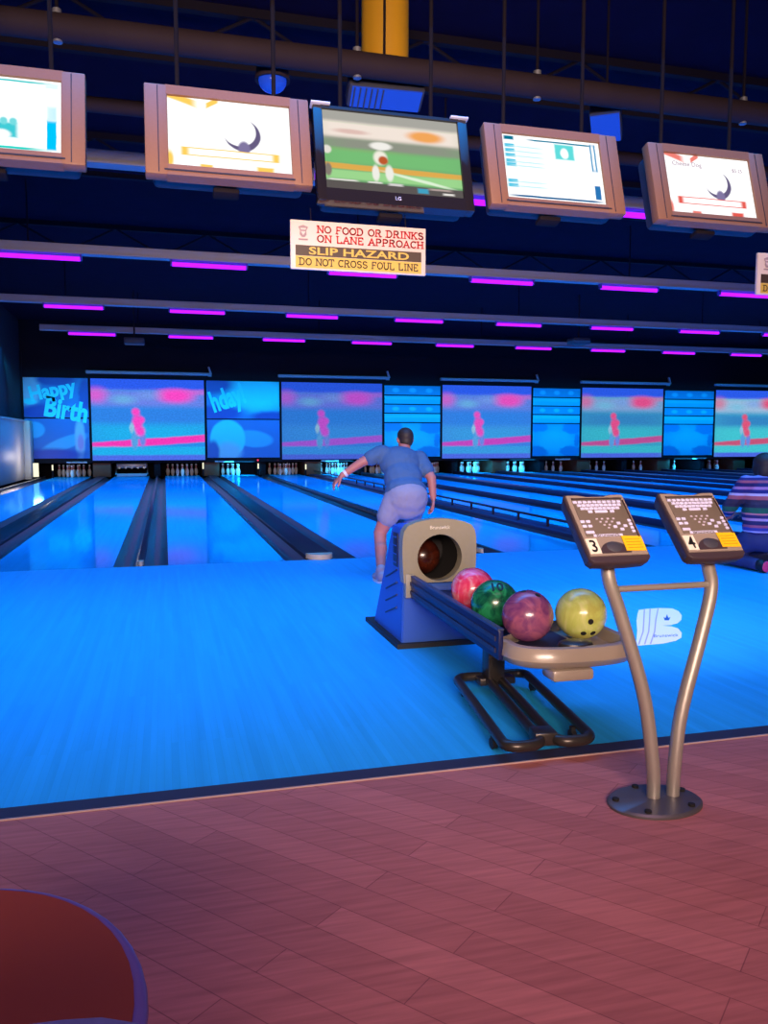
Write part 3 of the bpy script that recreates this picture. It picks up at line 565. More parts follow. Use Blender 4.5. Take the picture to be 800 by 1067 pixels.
# hood body: tapered, sloping back
def hoodsec(z):  # front y, back y, half width
    f=z/.75; return -.0+.0*f, .68-.40*min(1,f*1.1), .215-.015*f
b=MB(); zs=[.02,.15,.3,.45,.6,.69]; rings=[]
for z in zs:
    y0,y1,hw=hoodsec(z); r=.03
    ring=[(-hw,y0+r*.3),(-hw+r*.3,y0),(hw-r*.3,y0),(hw,y0+r*.3),(hw,y1-r),(hw-r,y1),(-hw+r,y1),(-hw,y1-r)]
    rings.append([b.bm.verts.new((x,y,z)) for x,y in ring])
y0,y1,hw=hoodsec(.72); rings.append([b.bm.verts.new((x,y,z)) for x,y,z in [(-hw,y0+.01,.70),(-hw+.05,y0,.715),(hw-.05,y0,.715),(hw,y0+.01,.70),(hw,y1-.03,.69),(hw-.05,y1,.70),(-hw+.05,y1,.70),(-hw,y1-.03,.69)]])
for A,B_ in zip(rings,rings[1:]):
    for i in range(8): b.bm.faces.new((A[i],A[(i+1)%8],B_[(i+1)%8],B_[i]))
b.bm.faces.new(rings[0]); b.bm.faces.new(rings[-1])
hb=b.build('hood_body',M['hoodblue'],br)
b=MB(); b.cyl((0,-.1,.527),(0,.33,.527),.142,seg=40); cut=b.build('cut',M['hole'])
md=hb.modifiers.new('b','BOOLEAN'); md.object=cut; md.operation='DIFFERENCE'; md.solver='EXACT'
cut.parent=br; dg=bpy.context.evaluated_depsgraph_get(); dg.update(); me_=bpy.data.meshes.new_from_object(hb.evaluated_get(dg)); hb.modifiers.clear(); hb.data=me_; bpy.data.objects.remove(cut)
# beige front plate with a round hole and arched top
b=MB(); n=40; outer=[];inner=[]; cz=.527; rr=.135
def plate_edge(a):
    # ray from hole centre to plate outline
    dx,dz=math.cos(a),math.sin(a); best=9
    t=0
    while t<.5:
        t+=.002; x=dx*t; z=cz+dz*t; hw=.212+.012*math.sin(PI*min(1,max(0,(z-.36)/.4)))
        top=.752-.9*x*x-(.03*max(0,(abs(x)-.17)/.045)**2)
        if abs(x)>hw or z>top or z<.385: return x,z
    return x,z
angs=sorted([a_%(2*PI) for a_ in [2*PI*i/n for i in range(n)]+[math.atan2(.387-cz,.214),math.atan2(.387-cz,-.214),math.atan2(.19,.205),math.atan2(.19,-.205)]])
n=len(angs)
F=[];Bk=[];Fi=[];Bi=[]
for a in angs:
    x,z=plate_edge(a); F.append(b.bm.verts.new((x,-.045,z))); Bk.append(b.bm.verts.new((x,.03,z)))
    Fi.append(b.bm.verts.new((rr*math.cos(a),-.045,cz+rr*math.sin(a)))); Bi.append(b.bm.verts.new((rr*math.cos(a),.03,cz+rr*math.sin(a))))
for i in range(n):
    j=(i+1)%n
    b.bm.faces.new((F[i],F[j],Fi[j],Fi[i])); b.bm.faces.new((F[i],Bk[i],Bk[j],F[j])); b.bm.faces.new((Fi[i],Fi[j],Bi[j],Bi[i]))
hp=b.build('hood_front',M['beige'],br)
b=MB(); b.cyl((0,.02,cz),(0,.325,cz),.1405,seg=40,cap=False); b.cyl((0,.315,cz),(0,.325,cz),.1405,seg=40); b.build('ball_opening',M['hole'],br)
text_obj('lettering','Brunswick',.02,M4((.0,-.047,.703),(R(90),0,0)),M['num'],br,width=.12)
# dark rim edge line around plate, blue-dark
b=MB(); 
for i in range(n):
    pass
b.bm.free()
# base skirt
b=MB(); b.prism([(-.25,-.03,0),(.24,-.03,0),(.24,.3,0),(.24,.7,0),(-.25,.74,0)],(0,0,.028)); b.build('base_skirt',M['rubber'],br)
# left side: recessed vent and slanting ribs
for s in (-1,1):
    b=MB()
    b.box((s*.206,.16,.555),(.008,.1,.20),bev=.003); v=b.build('side_vent',M['hooddark'],br)
    b=MB()
    for i in range(4): b.box((s*.2105,.17,.48+.05*i),(.006,.07,.006))
    b.build('vent_slats',M['hoodblue'],v,smooth=False)
    for i in range(4):
        MB().box((s*(.211+.0006*i),.24,.40-.075*i),(.007,.26,.008),rot=(R(-18),0,0)).build('side_groove',M['hooddark'],br)
# track (rotated about hood)
ang=-.068
def tr(u,v,z): # v = distance towards the viewer
    return (u-.0+v*-math.sin(.068)+.0, -v*math.cos(.068), z)
TR=Matrix.Rotation(-.03,4,'Z')
def tbox(name,u0,u1,v0,v1,z0,z1,m,par=br,bev=0.): 
    b=MB(); b.box(((u0+u1)/2,-(v0+v1)/2,(z0+z1)/2),(u1-u0,v1-v0,z1-z0),bev=bev); return b.build(name,m,par,M=TR)
UL,UR=-.175,.215
for (u0,u1) in ((UL-.0,UL+.022),(UR-.022,UR)):
    s=-1 if u0<0 else 1; ve=1.42 if s<0 else 1.06
    r=tbox('side_rail',u0,u1,.05,ve,.30,.425,M['rail'],bev=.004)
    for z in (.335,.385): 
        b=MB(); b.box(((u0 if s<0 else u1)+s*.003,-ve/2,z),(.007,ve-.06,.02)); b.build('rail_groove',M['hooddark'],r,M=TR)
    b=MB(); b.box((((u0+u1)/2),-ve/2-.02,.427),(.026,ve-.05,.008)); b.build('rail_top',M['railtop'],r,M=TR)
tbox('track_bed',UL+.02,UR-.02,.05,1.4,.31,.338,M['hooddark'])
tbox('lift_plate',-.12,-.03,.08,.2,.338,.352,M['railtop'])
# left rail end bracket
tbox('rail_bracket',UL-.03,UL+.02,.0,.06,.3,.44,M['beige'],bev=.006)
# tray: rim with rounded front
b=MB()
def tray_out(off,n=22):
    pts=[]
    # from back-left round the front to back-right
    pts.append((-.15,-1.36)); pts.append((-.158-off,-1.385))
    for i in range(n+1):
        a=PI+PI*i/n; pts.append((.128+(.284+off)*math.copysign(abs(math.cos(a))**.75,math.cos(a)),-1.43+(.165+off)*math.copysign(abs(math.sin(a))**.9,math.sin(a))))
    pts.append((.412+off,-1.3)); pts.append((.40+off*.5,-1.12)); pts.append((.235,-1.10))
    return pts
lv=[(.285,-.05),(.297,-.015),(.325,.004),(.355,0.),(.375,-.012),(.380,-.03)]
rings=[]
for z,off in lv:
    rings.append([b.bm.verts.new((x,y,z)) for x,y in tray_out(off)])
rings.append([b.bm.verts.new((x,y,.376)) for x,y in tray_out(-.045)]); rings.append([b.bm.verts.new((x,y,.332)) for x,y in tray_out(-.062)])
for A,B_ in zip(rings,rings[1:]):
    for i in range(len(A)): 
        j=(i+1)%len(A); b.bm.faces.new((A[i],A[j],B_[j],B_[i]))
b.bm.faces.new(rings[0]); b.bm.faces.new(rings[-1])
b.build('ball_tray',M['tray'],br,M=TR)
b=MB(); b.lathe([(0,0),(.075,0),(.07,.012),(.045,.02),(0,.02)],28,M=Matrix.Translation((.12,-1.515,.372))@Matrix.Diagonal((1,.75,1,1))); b.build('hand_dryer_vent',M['bronze'],br,M=TR)
b=MB(); b.box((.085,-1.52,.265),(.18,.12,.05),bev=.015); b.build('tray_underside',M['tray'],br,M=TR)
# rack beam under track + column
tbox('under_beam',-.09,.12,.3,1.4,.275,.318,M['rail'])
cx,cy=1.49-1.52,3.52-4.44
b=MB(); b.box((cx,cy,.19),(.085,.085,.26),bev=.008); b.build('support_column',M['bronze'],br)
# two stadium loops
def loop(x0,x1,yb,yf,sh,z,r):
    pts=[];w=(x1-x0)/2; xc=(x0+x1)/2; c=w*.75
    def add(cx_,cy_,a0,a1):
        for i in range(7):
            a=R(a0+(a1-a0)*i/6); f=(yb-(cy_+c*math.sin(a)))/(yb-yf); pts.append((cx_+c*math.cos(a)+sh*f-1.52,cy_+c*math.sin(a)-4.44,z))
    add(x0+c,yb-c,180,90); add(x1-c,yb-c,90,0); add(x1-c,yf+c,0,-90); add(x0+c,yf+c,-90,-180)
    return pts
for (x0,x1) in ((1.325,1.475),(1.535,1.685)):
    b=MB(); b.tube(loop(x0,x1,3.59,2.70,-.125,.064,.02),.0215,seg=12,closed=True); b.build('base_loop',M['bronze'],br)
b=MB(); b.box((1.505-1.52,3.53-4.44,.06),(.18,.07,.035),bev=.006); b.build('base_bracket',M['bronze'],br)
b=MB(); b.box((1.385-1.52,2.775-4.44,.066),(.09,.09,.05),rot=(0,0,R(-8)),bev=.006); b.build('base_bracket',M['bronze'],br)
for (x,y) in ((1.335,3.50),(1.215,2.86),(1.685,3.50),(1.555,2.86)):
    b=MB(); b.cyl((x-1.52-.01,y-4.44,.022),(x-1.52+.01,y-4.44,.022),.022,seg=16); b.box((x-1.52,y-4.44,.042),(.018,.022,.03)); b.build('caster',M['rubber'],br)

# balls
def ballmat(name,c1,c2,sc,c3=None):
    m=bpy.data.materials.new(name); m.use_nodes=True; nt=m.node_tree; b=nt.nodes['Principled BSDF']; L=nt.links.new
    tc=nt.nodes.new('ShaderNodeTexCoord'); n1=nt.nodes.new('ShaderNodeTexNoise'); n1.inputs['Scale'].default_value=sc; n1.inputs['Detail'].default_value=5; n1.inputs['Distortion'].default_value=2.2
    L(tc.outputs['Object'],n1.inputs[0]); cr=nt.nodes.new('ShaderNodeValToRGB'); cr.color_ramp.elements[0].position=.36; cr.color_ramp.elements[1].position=.64
    cr.color_ramp.elements[0].color=(*c1,1); cr.color_ramp.elements[1].color=(*c2,1)
    if c3: e=cr.color_ramp.elements.new(.5); e.color=(*c3,1)
    L(n1.outputs['Fac'],cr.inputs[0]); L(cr.outputs[0],b.inputs['Base Color']); b.inputs['Roughness'].default_value=.25; b.inputs['Coat Weight'].default_value=.4
    return m
def ball(loc,m,label,holes,num=None,group='balls on the ball return',fl=1):
    t=thing('bowling_ball',loc,label,'bowling ball',group); r=.111
    MB().sph((0,0,0),r,48).build('ball_shell',m,t)
    d=Vector(holes).normalized(); x=d.cross(Vector((0,0,1))).normalized(); y=x.cross(d)
    for (a,c) in ((-.022,.02),(.022,.02),(0,-.045)):
        p=(d+ (a*x+fl*c*y)/r).normalized(); MB().cyl(p*(r-.02),p*(r+.0006),.0125,seg=16).build('finger_hole',M['hole'],t)
    if num:
        dd=Vector(num[1]).normalized(); q=Vector((0,0,1)).rotation_difference(dd); 
        xx=Vector((0,0,1)).cross(dd).normalized(); yy=dd.cross(xx); MM=Matrix.Translation(dd*(r-.0008))@Matrix((xx,yy,dd)).transposed().to_4x4()
        text_obj('lettering',num[0],.066,MM,M['ink'],t,ext=.002,bold=.001)
    return t
ball((1.488,3.79,.450),ballmat('pink_swirl',S(225,35,80),S(240,165,180),7,S(240,80,115)),'pink and red swirl bowling ball nearest the hood',(-.1,.5,.8))
ball((1.455,3.43,.450),ballmat('green_marble',S(10,70,55),S(40,150,95),9),'dark green marbled bowling ball marked 10 between the pink and purple balls',(.5,.6,.4),('10',(-.12,-.55,.8)))
ball((1.488,3.15,.450),ballmat('purple_marble',S(115,60,112),S(165,92,122),10),'purple bowling ball at the front left of the tray',(.05,-.1,1))
ball((1.742,3.15,.446),ballmat('pale_yellow_swirl',S(190,190,95),S(225,225,150),6,S(205,215,110)),'pale yellow-green bowling ball at the right of the tray',(-.1,-.85,-.46),fl=-1)
ball((1.49,4.645,.503),ballmat('rust_orange',S(45,14,8),S(75,28,15),6),'dark orange bowling ball just inside the round hood opening',(0,.5,.5),group='balls on the ball return')

# ------------------------------------------------------------------ scoring console
cs=thing('scoring_console',(1.545,2.275,0),'two-headed bowling keypad console on curved metal legs and a round plate','console')
b=MB(); b.lathe([(0,0),(.163,0),(.163,.008),(.155,.014),(.0,.016)],48,M=Matrix.Diagonal((1,.74,1,1))); b.build('base_plate',M['basemetal'],cs)
for a in (20,95,165,235,310): MB().lathe([(0,.012),(.011,.012),(.011,.02),(.0,.021)],10,c=(.135*math.cos(R(a)),.098*math.sin(R(a)),.002)).build('bolt',M['hole'],cs)
def smooth(pts,n=8):
    P=[Vector(p) for p in pts]; out=[]
    for i in range(len(P)-1):
        p0=P[max(0,i-1)];p1=P[i];p2=P[i+1];p3=P[min(len(P)-1,i+2)]
        for k in range(n):
            t_=k/n; out.append(.5*((2*p1)+(p2-p0)*t_+(2*p0-5*p1+4*p2-p3)*t_*t_+(3*p1-p0-3*p2+p3)*t_**3))
    out.append(P[-1]); return out
lp=[(1.549,2.29,.012),(1.543,2.29,.133),(1.507,2.3,.368),(1.424,2.315,.633),(1.385,2.32,.74),(1.377,2.325,.80),(1.37,2.32,.86)]
rp=[(1.623,2.29,.012),(1.628,2.29,.133),(1.655,2.3,.3),(1.732,2.315,.55),(1.768,2.32,.70),(1.758,2.325,.775),(1.735,2.325,.86)]
for pl in (lp,rp): MB().tube([(p.x-1.545,p.y-2.275,p.z) for p in smooth(pl)],.0225,seg=16).build('pole',M['tubemetal'],cs)
MB().cyl((1.385-1.545,2.32-2.275,.718),(1.765-1.545,2.32-2.275,.718),.011,seg=12).build('crossbar',M['tubemetal'],cs)
# one keypad head in local coords: x right, y up the slope, z out of the face
W2,H2=.206,.246; slope=math.atan2(.176,.17)
def P(u,v,z=0): return Vector((-W2/2+u*W2, H2/2-v*H2, z))
def keypad(xc,yc,zc,digit):
    MMx=Matrix.Translation((xc-1.545,yc-2.275,zc))@Matrix.Rotation(slope,4,'X')
    kp=bpy.data.objects.new('keypad_head',None)  # placeholder replaced by the case mesh below
    bpy.data.objects.remove(kp)
    b=MB(); out=[]
    for (x,y) in [(-.107,-.13),(-.095,-.143),(-.03,-.147),(.03,-.147),(.095,-.143),(.107,-.13),(.109,.118),(.104,.128),(.06,.128),(.03,.120),(-.03,.120),(-.06,.128),(-.104,.128),(-.109,.118)]: out.append((x,y))
    lvls=[(-.052,.90),(-.045,.95),(-.012,1.),(-.003,1.),(.0,.985)]; rings=[[b.bm.verts.new((x*s,y*s,z)) for x,y in out] for z,s in lvls]
    for A,B_ in zip(rings,rings[1:]):
        for i in range(len(A)): j=(i+1)%len(A); b.bm.faces.new((A[i],A[j],B_[j],B_[i]))
    b.bm.faces.new(rings[0]); b.bm.faces.new(rings[-1])
    case=b.build('keypad_head',M['kcase'],cs); case.matrix_local=MMx
    L=lambda bb,name,m: bb.build(name,m,case)
    # grey face frame, notch at top, sunken brown panel
    b=MB(); b.prism([(-.101,-.122,0),(.101,-.122,0),(.103,.121,0),(.06,.121,0),(.032,.114,0),(-.032,.114,0),(-.06,.121,0),(-.103,.121,0)],(0,0,.004)); L(b,'face_plate',M['ktop'])
    b=MB(); b.box(P(.51,.385,.0045),(W2*.88,H2*.62,.003),bev=.001); L(b,'key_panel',M['kpanel'])
    b=MB(); b.box(P(.955,.42,.0065),(.004,H2*.62,.004)); b.box(P(.51,.075,.0065),(W2*.88,.004,.004)); L(b,'panel_rim',M['groove'])
    kb=MB(); kb.box((0,0,0),(.0140,.0098,.005),bev=.0015); k0=None
    me=None
    def key(u,v,w=1.,m='key',h=1.):
        nonlocal me
        if me is None:
            o=kb.build('key',M['key'],case); me=o.data
        else: o=bpy.data.objects.new('key',me); COL.objects.link(o); o.parent=case
        o.location=P(u,v,.0075); o.scale=(w,h,1); return o
    for (v,u0,u1,n_) in ((.135,.10,.87,10),(.19,.15,.85,10),(.245,.185,.80,9)):
        for i in range(n_): key(u0+(u1-u0)*i/(n_-1),v)
    for u,w in ((.30,1.1),(.49,3.2),(.68,1.1)): key(u,.298,w)
    for u,v in ((.095,.46),(.19,.46),(.1,.535),(.195,.535)): key(u,v,1.05)
    key(.15,.635,2.1)
    for u,v in ((.70,.50),(.62,.555),(.80,.545),(.72,.60)): key(u,v,.95)
    for i in range(4): key(.905-.0*i,.46+.058*i,.8)
    dm=MB()
    dots=[(.36,.42),(.45,.42),(.55,.42),(.65,.42),(.40,.47),(.5,.47),(.6,.47),(.45,.52),(.54,.52),(.5,.57)]
    for u,v in dots:
        MB().box(P(u,v,.007),(.007,.005,.003)).build('small_button',M['kdot'],case)
    b=MB(); b.box(P(.44,.685,.0055),(W2*.5,.009,.003)); L(b,'brand_strip',M['key'])
    text_obj('lettering','Brunswick',.01,Matrix.Translation(P(.44,.685,.0078)),M['kpanel'],case,ext=.0003,width=W2*.4)
    b=MB(); b.box(P(.115,.85,.005),(W2*.19,H2*.235,.003)); n=L(b,'number_plate',M['num'])
    text_obj('lettering',digit,.05,Matrix.Translation(P(.115,.85,.0072)),M['ink'],case,ext=.0004,height=H2*.19,width=W2*.1 if digit=='3' else W2*.12,bold=.0006)
    b=MB(); pts=[(.255*math.cos(PI*i/16)*W2,.0+.175*math.sin(PI*i/16)*H2,0) for i in range(17)]; b.prism([(x+P(.46,1,0).x,y+P(.5,.965,0).y,.002) for x,y,_ in pts],(0,0,.0045)); L(b,'palm_rest',M['kcase'])
    b=MB(); b.lathe([(0,0),(.026,0),(.02,.003),(0,.004)],24,M=Matrix.Translation(P(.46,.87,.0062))@Matrix.Diagonal((1.05,.8,1,1))); L(b,'speaker_dish',M['fix'])
    b=MB(); b.box(P(.81,.83,.0075),(W2*.34,H2*.235,.0015),rot=(0,0,R(-2))); nt_=L(b,'paper_note',M['note']); nt_['label']='yellow paper note with tiny print'
    for i in range(4): 
        b=MB(); b.box(P(.81,.765+.045*i,.0085),(W2*.26,.0022,.0008)); L(b,'note_print',M['noteline'])
    return case
M['noteline']=mat('note_line',S(190,140,10),.6)
keypad(1.363,2.315,.930,'3'); keypad(1.713,2.315,.930,'4')

# ------------------------------------------------------------------ floor logo (projected light painted as a flat decal)
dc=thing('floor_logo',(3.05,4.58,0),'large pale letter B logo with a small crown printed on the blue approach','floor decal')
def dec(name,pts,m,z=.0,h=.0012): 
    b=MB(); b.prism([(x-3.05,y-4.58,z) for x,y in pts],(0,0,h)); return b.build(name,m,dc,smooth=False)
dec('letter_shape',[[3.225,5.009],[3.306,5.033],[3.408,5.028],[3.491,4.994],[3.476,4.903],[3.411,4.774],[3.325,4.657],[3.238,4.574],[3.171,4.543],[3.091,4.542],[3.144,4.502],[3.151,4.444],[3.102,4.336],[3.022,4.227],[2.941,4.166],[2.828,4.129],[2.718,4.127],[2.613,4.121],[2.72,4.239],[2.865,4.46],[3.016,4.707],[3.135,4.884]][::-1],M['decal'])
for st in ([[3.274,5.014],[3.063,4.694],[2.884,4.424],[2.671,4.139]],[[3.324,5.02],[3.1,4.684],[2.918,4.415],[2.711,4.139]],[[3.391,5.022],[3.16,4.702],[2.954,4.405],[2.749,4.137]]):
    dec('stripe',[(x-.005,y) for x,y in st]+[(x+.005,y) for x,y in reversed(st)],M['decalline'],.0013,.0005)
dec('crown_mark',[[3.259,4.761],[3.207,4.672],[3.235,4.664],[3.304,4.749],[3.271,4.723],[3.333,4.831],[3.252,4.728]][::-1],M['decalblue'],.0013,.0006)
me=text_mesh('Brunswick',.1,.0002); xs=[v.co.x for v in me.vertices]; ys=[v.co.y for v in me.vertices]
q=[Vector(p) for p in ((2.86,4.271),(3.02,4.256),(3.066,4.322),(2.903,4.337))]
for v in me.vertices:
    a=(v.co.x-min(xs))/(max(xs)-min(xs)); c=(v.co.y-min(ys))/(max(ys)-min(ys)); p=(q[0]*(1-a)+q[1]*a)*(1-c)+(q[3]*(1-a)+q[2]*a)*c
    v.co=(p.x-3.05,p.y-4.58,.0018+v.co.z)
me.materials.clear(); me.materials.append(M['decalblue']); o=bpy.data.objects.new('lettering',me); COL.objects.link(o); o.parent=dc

# ------------------------------------------------------------------ people
def capsule(bm,p0,p1,r0,r1,seg=16):
    p0=Vector(p0);p1=Vector(p1)
    b=MB(); b.bm.free(); b.bm=bm
    b.cyl(p0,p1,r0,r1,seg=seg); b.sph(p0,r0,seg); b.sph(p1,r1,seg)
def voxel(build,vox,name,m,parent,smooth_it=3,cut=None):
    bm=bmesh.new(); build(bm); me=bpy.data.meshes.new('tmp'); bm.to_mesh(me); bm.free()
    o=bpy.data.objects.new('tmp',me); COL.objects.link(o)
    md=o.modifiers.new('r','REMESH'); md.mode='VOXEL'; md.voxel_size=vox
    sm=o.modifiers.new('s','SMOOTH'); sm.factor=.5; sm.iterations=smooth_it
    dg=bpy.context.evaluated_depsgraph_get(); dg.update()
    me2=bpy.data.meshes.new_from_object(o.evaluated_get(dg)); bpy.data.objects.remove(o); bpy.data.meshes.remove(me)
    me2.name=name; me2.materials.clear(); me2.materials.append(m); me2.shade_smooth()
    ob=bpy.data.objects.new(name,me2); COL.objects.link(ob); ob.parent=parent
    return ob
def chain(bm,pts,rs):
    for i in range(len(pts)-1): capsule(bm,pts[i],pts[i+1],rs[i],rs[i+1])
def ell(bm,c,r,rot=(0,0,0),seg=24):
    b=MB(); b.bm.free(); b.bm=bm; b.sph(c,r,seg,rot)
def hand(bm,wrist,d,palmn,side,sc=1.):
    """five separate fingers: d = pointing direction, palmn = palm normal, side = +1/-1 thumb side along x axis of the hand"""
    d=Vector(d).normalized(); n=Vector(palmn); n=(n-d*n.dot(d)).normalized(); x=d.cross(n).normalized()*side; w=Vector(wrist)
    pc=w+d*.05*sc
    for a in (-.028,-.009,.009,.028): chain(bm,[w+x*a*.6*sc,w+x*a*sc+d*.09*sc],[.015*sc,.0125*sc])
    for a,l in ((.031,.066),(.0105,.076),(-.0105,.071),(-.031,.055)):
        b0=w+d*.088*sc+x*a*sc; b1=b0+(d*.9+n*.25).normalized()*l*.45*sc+x*a*.15*sc; b2=b1+(d*.75+n*.6).normalized()*l*.32*sc; b3=b2+(d*.5+n*.8).normalized()*l*.26*sc
        chain(bm,[b0,b1,b2,b3],[.0095*sc,.0088*sc,.008*sc,.007*sc])
    t0=w+d*.025*sc+x*.025*sc; t1=t0+(x*.75+d*.65+n*.2).normalized()*.04*sc; t2=t1+(x*.3+d*.85+n*.35).normalized()*.032*sc; t3=t2+(d*.9+n*.4).normalized()*.024*sc
    chain(bm,[t0,t1,t2,t3],[.014*sc,.0115*sc,.01*sc,.0085*sc])
def head(bm,c,fwd,sc=1.):
    f=Vector(fwd).normalized(); up=Vector((0,0,1)); x=f.cross(up).normalized(); u=x.cross(f); Q=Matrix((x,f,u)).transposed(); e=Q.to_euler(); c=Vector(c)
    T=lambda a,b_,d_: c+Q@Vector((a,b_,d_))*sc
    ell(bm,T(0,-.015,.025),(.077*sc,.098*sc,.095*sc),e); ell(bm,T(0,.03,-.045),(.058*sc,.068*sc,.075*sc),e); ell(bm,T(0,.055,-.085),(.032*sc,.03*sc,.026*sc),e)
    chain(bm,[T(0,.085,.015),T(0,.108,-.03)],[.01*sc,.016*sc]); ell(bm,T(0,.09,-.065),(.026*sc,.012*sc,.007*sc),e); ell(bm,T(0,.09,-.075),(.022*sc,.012*sc,.007*sc),e)
    for s in (-1,1): ell(bm,T(s*.082,-.01,-.005),(.011*sc,.02*sc,.033*sc),e); ell(bm,T(s*.032,.08,.02),(.018*sc,.014*sc,.012*sc),e)
    return T,e
# bowler, seen from behind
BO=Vector((2.02,6.74,0)); bw=thing('person',BO,'person bowling, back turned, in a blue-grey t-shirt and pale shorts, left arm out','person')
hipL,hipR=Vector((-.095,.0,.70)),Vector((.095,.02,.69)); kneeL,kneeR=Vector((-.22,.06,.40)),Vector((.11,.28,.44)); ankL,ankR=Vector((-.27,-.16,.09)),Vector((.10,.20,.08))
pel=Vector((0,0,.74)); chest=Vector((-.0,.20,1.0)); neck=Vector((.075,.31,1.12)); hd=Vector((.095,.37,1.21))
shL,shR=Vector((-.155,.24,1.085)),Vector((.185,.22,1.03)); elL=Vector((-.335,.25,1.01)); wrL=Vector((-.505,.29,.895)); elR=Vector((.255,.08,.87)); wrR=Vector((.265,.06,.70))
def body(bm):
    chain(bm,[hipL,kneeL,ankL],[.09,.058,.038]); chain(bm,[hipR,kneeR,ankR],[.09,.058,.038])
    chain(bm,[kneeL*.6+ankL*.4+Vector((0,-.015,0)),kneeL*.35+ankL*.65],[.056,.042]); chain(bm,[kneeR*.6+ankR*.4+Vector((0,-.02,0)),kneeR*.35+ankR*.65],[.056,.042])
    ell(bm,pel,(.165,.13,.13),(R(-25),0,0)); ell(bm,(pel+chest)/2,(.15,.115,.17),(R(-35),0,0)); ell(bm,chest,(.165,.115,.16),(R(-40),0,0))
    chain(bm,[shL,elL,wrL],[.06,.043,.03]); chain(bm,[shR,elR,wrR],[.06,.043,.03]); chain(bm,[shL,chest,shR],[.06,.09,.06]); chain(bm,[chest,neck,hd],[.08,.055,.052])
    head(bm,hd,(-.05,1,-.15),.88); hand(bm,wrL,wrL-elL+Vector((0,0,-.06)),(.3,.2,-1),1); hand(bm,wrR,(.02,.2,-1),(-1,.1,0),-1)
    for a in (ankL,ankR): chain(bm,[a,a+Vector((0,.05,-.045)),a+Vector((0,.13,-.06))],[.038,.035,.025])
voxel(body,.0075,'body',M['skin'],bw)
def shirt(bm):
    ell(bm,pel+Vector((0,.02,.02)),(.188,.155,.12),(R(-25),0,0)); ell(bm,(pel+chest)/2,(.172,.137,.18),(R(-35),0,0)); ell(bm,chest,(.188,.138,.165),(R(-40),0,0))
    chain(bm,[shL,shL*.45+elL*.55],[.078,.07]); chain(bm,[shR,shR*.4+elR*.6],[.078,.072]); chain(bm,[shL,chest,shR],[.077,.1,.077]); chain(bm,[chest,neck*.8+chest*.2],[.1,.062])
sh=voxel(shirt,.01,'t_shirt',M['shirt'],bw)
tx=bpy.data.textures.new('cloth_folds','CLOUDS'); tx.noise_scale=.09
for ob_ in (sh,):
    md=ob_.modifiers.new('folds','DISPLACE'); md.texture=tx; md.strength=.018; md.mid_level=.5
def shorts(bm):
    ell(bm,pel+Vector((0,-.02,-.02)),(.182,.15,.14),(R(-20),0,0)); chain(bm,[hipL,hipL*.48+kneeL*.52],[.108,.098]); chain(bm,[hipR,hipR*.4+kneeR*.6],[.108,.096]); ell(bm,pel+Vector((0,-.05,-.05)),(.175,.11,.12)); ell(bm,pel+Vector((0,-.0,-.13)),(.17,.12,.10))
so=voxel(shorts,.01,'shorts',M['shorts'],bw); md=so.modifiers.new('folds','DISPLACE'); md.texture=tx; md.strength=.015; md.mid_level=.5
def hairf(bm):
    ell(bm,hd+Vector((0,-.018,.032)),(.074,.09,.078)); ell(bm,hd+Vector((0,-.05,-.015)),(.062,.054,.058))
voxel(hairf,.008,'hair',M['hair'],bw)
for s in (-1,1): MB().sph(hd+Vector((s*.028,.072,.008)),.0115,12).build('eye',M['eye'],bw)
def shoe(a,pitch=0.):
    def f(bm):
        ell(bm,a+Vector((0,-.02,-.035)),(.043,.055,.05)); ell(bm,a+Vector((0,.11,-.055)),(.047,.085,.034)); chain(bm,[a+Vector((0,-.03,-.055)),a+Vector((0,.15,-.06))],[.036,.03]); chain(bm,[a+Vector((0,0,.02)),a+Vector((0,.02,-.03))],[.045,.048])
    o=voxel(f,.008,'shoe',M['shoe'],bw); b=MB(); 
    b.prism([(a.x+.047*math.cos(t_),a.y+.055+.145*math.sin(t_),a.z-.09) for t_ in [2*PI*i/20 for i in range(20)]],(0,0,.016)); b.build('shoe_sole',M['sole'],o)
shoe(ankL); shoe(ankR)
b=MB(); d=(wrL-elL).normalized(); b.cyl(wrL-d*.045,wrL-d*.02,.036,seg=18); b.build('wristband',M['watch'],bw)
# kneeling person at the right edge, seen from behind
def stripes():
    m=bpy.data.materials.new('striped_knit'); m.use_nodes=True; nt=m.node_tree; b=nt.nodes['Principled BSDF']; L=nt.links.new
    tc=nt.nodes.new('ShaderNodeTexCoord'); sp=nt.nodes.new('ShaderNodeSeparateXYZ'); L(tc.outputs['Object'],sp.inputs[0])
    mr=nt.nodes.new('ShaderNodeMapRange'); L(sp.outputs[2],mr.inputs[0]); mr.inputs[1].default_value=.30; mr.inputs[2].default_value=.90
    cr=nt.nodes.new('ShaderNodeValToRGB'); cr.color_ramp.interpolation='CONSTANT'; e=cr.color_ramp.elements; e[0].position=0; e[0].color=(*S(150,80,90),1); e[1].position=.97; e[1].color=(*S(30,25,70),1)
    for p,c in ((.045,S(40,40,110)),(.09,S(190,190,230)),(.12,S(60,70,160)),(.17,S(170,90,120)),(.21,S(40,35,90)),(.27,S(200,150,190)),(.31,S(50,45,110)),(.36,S(210,130,140)),(.39,S(30,100,80)),(.47,S(45,40,70)),(.52,S(60,50,75)),(.59,S(190,100,110)),(.65,S(215,200,230)),(.69,S(40,40,120)),(.75,S(190,130,180)),(.79,S(40,35,100)),(.85,S(180,90,110)),(.89,S(45,40,110)),(.93,S(150,140,200))):
        k_=e.new(p); k_.color=(*c,1)
    L(mr.outputs[0],cr.inputs[0]); L(cr.outputs[0],b.inputs['Base Color']); b.inputs['Roughness'].default_value=.85
    return m
KN=Vector((5.37,6.35,0)); kn=thing('person',KN,'person kneeling at the right edge in a multicoloured striped sweater, seen from behind','person')
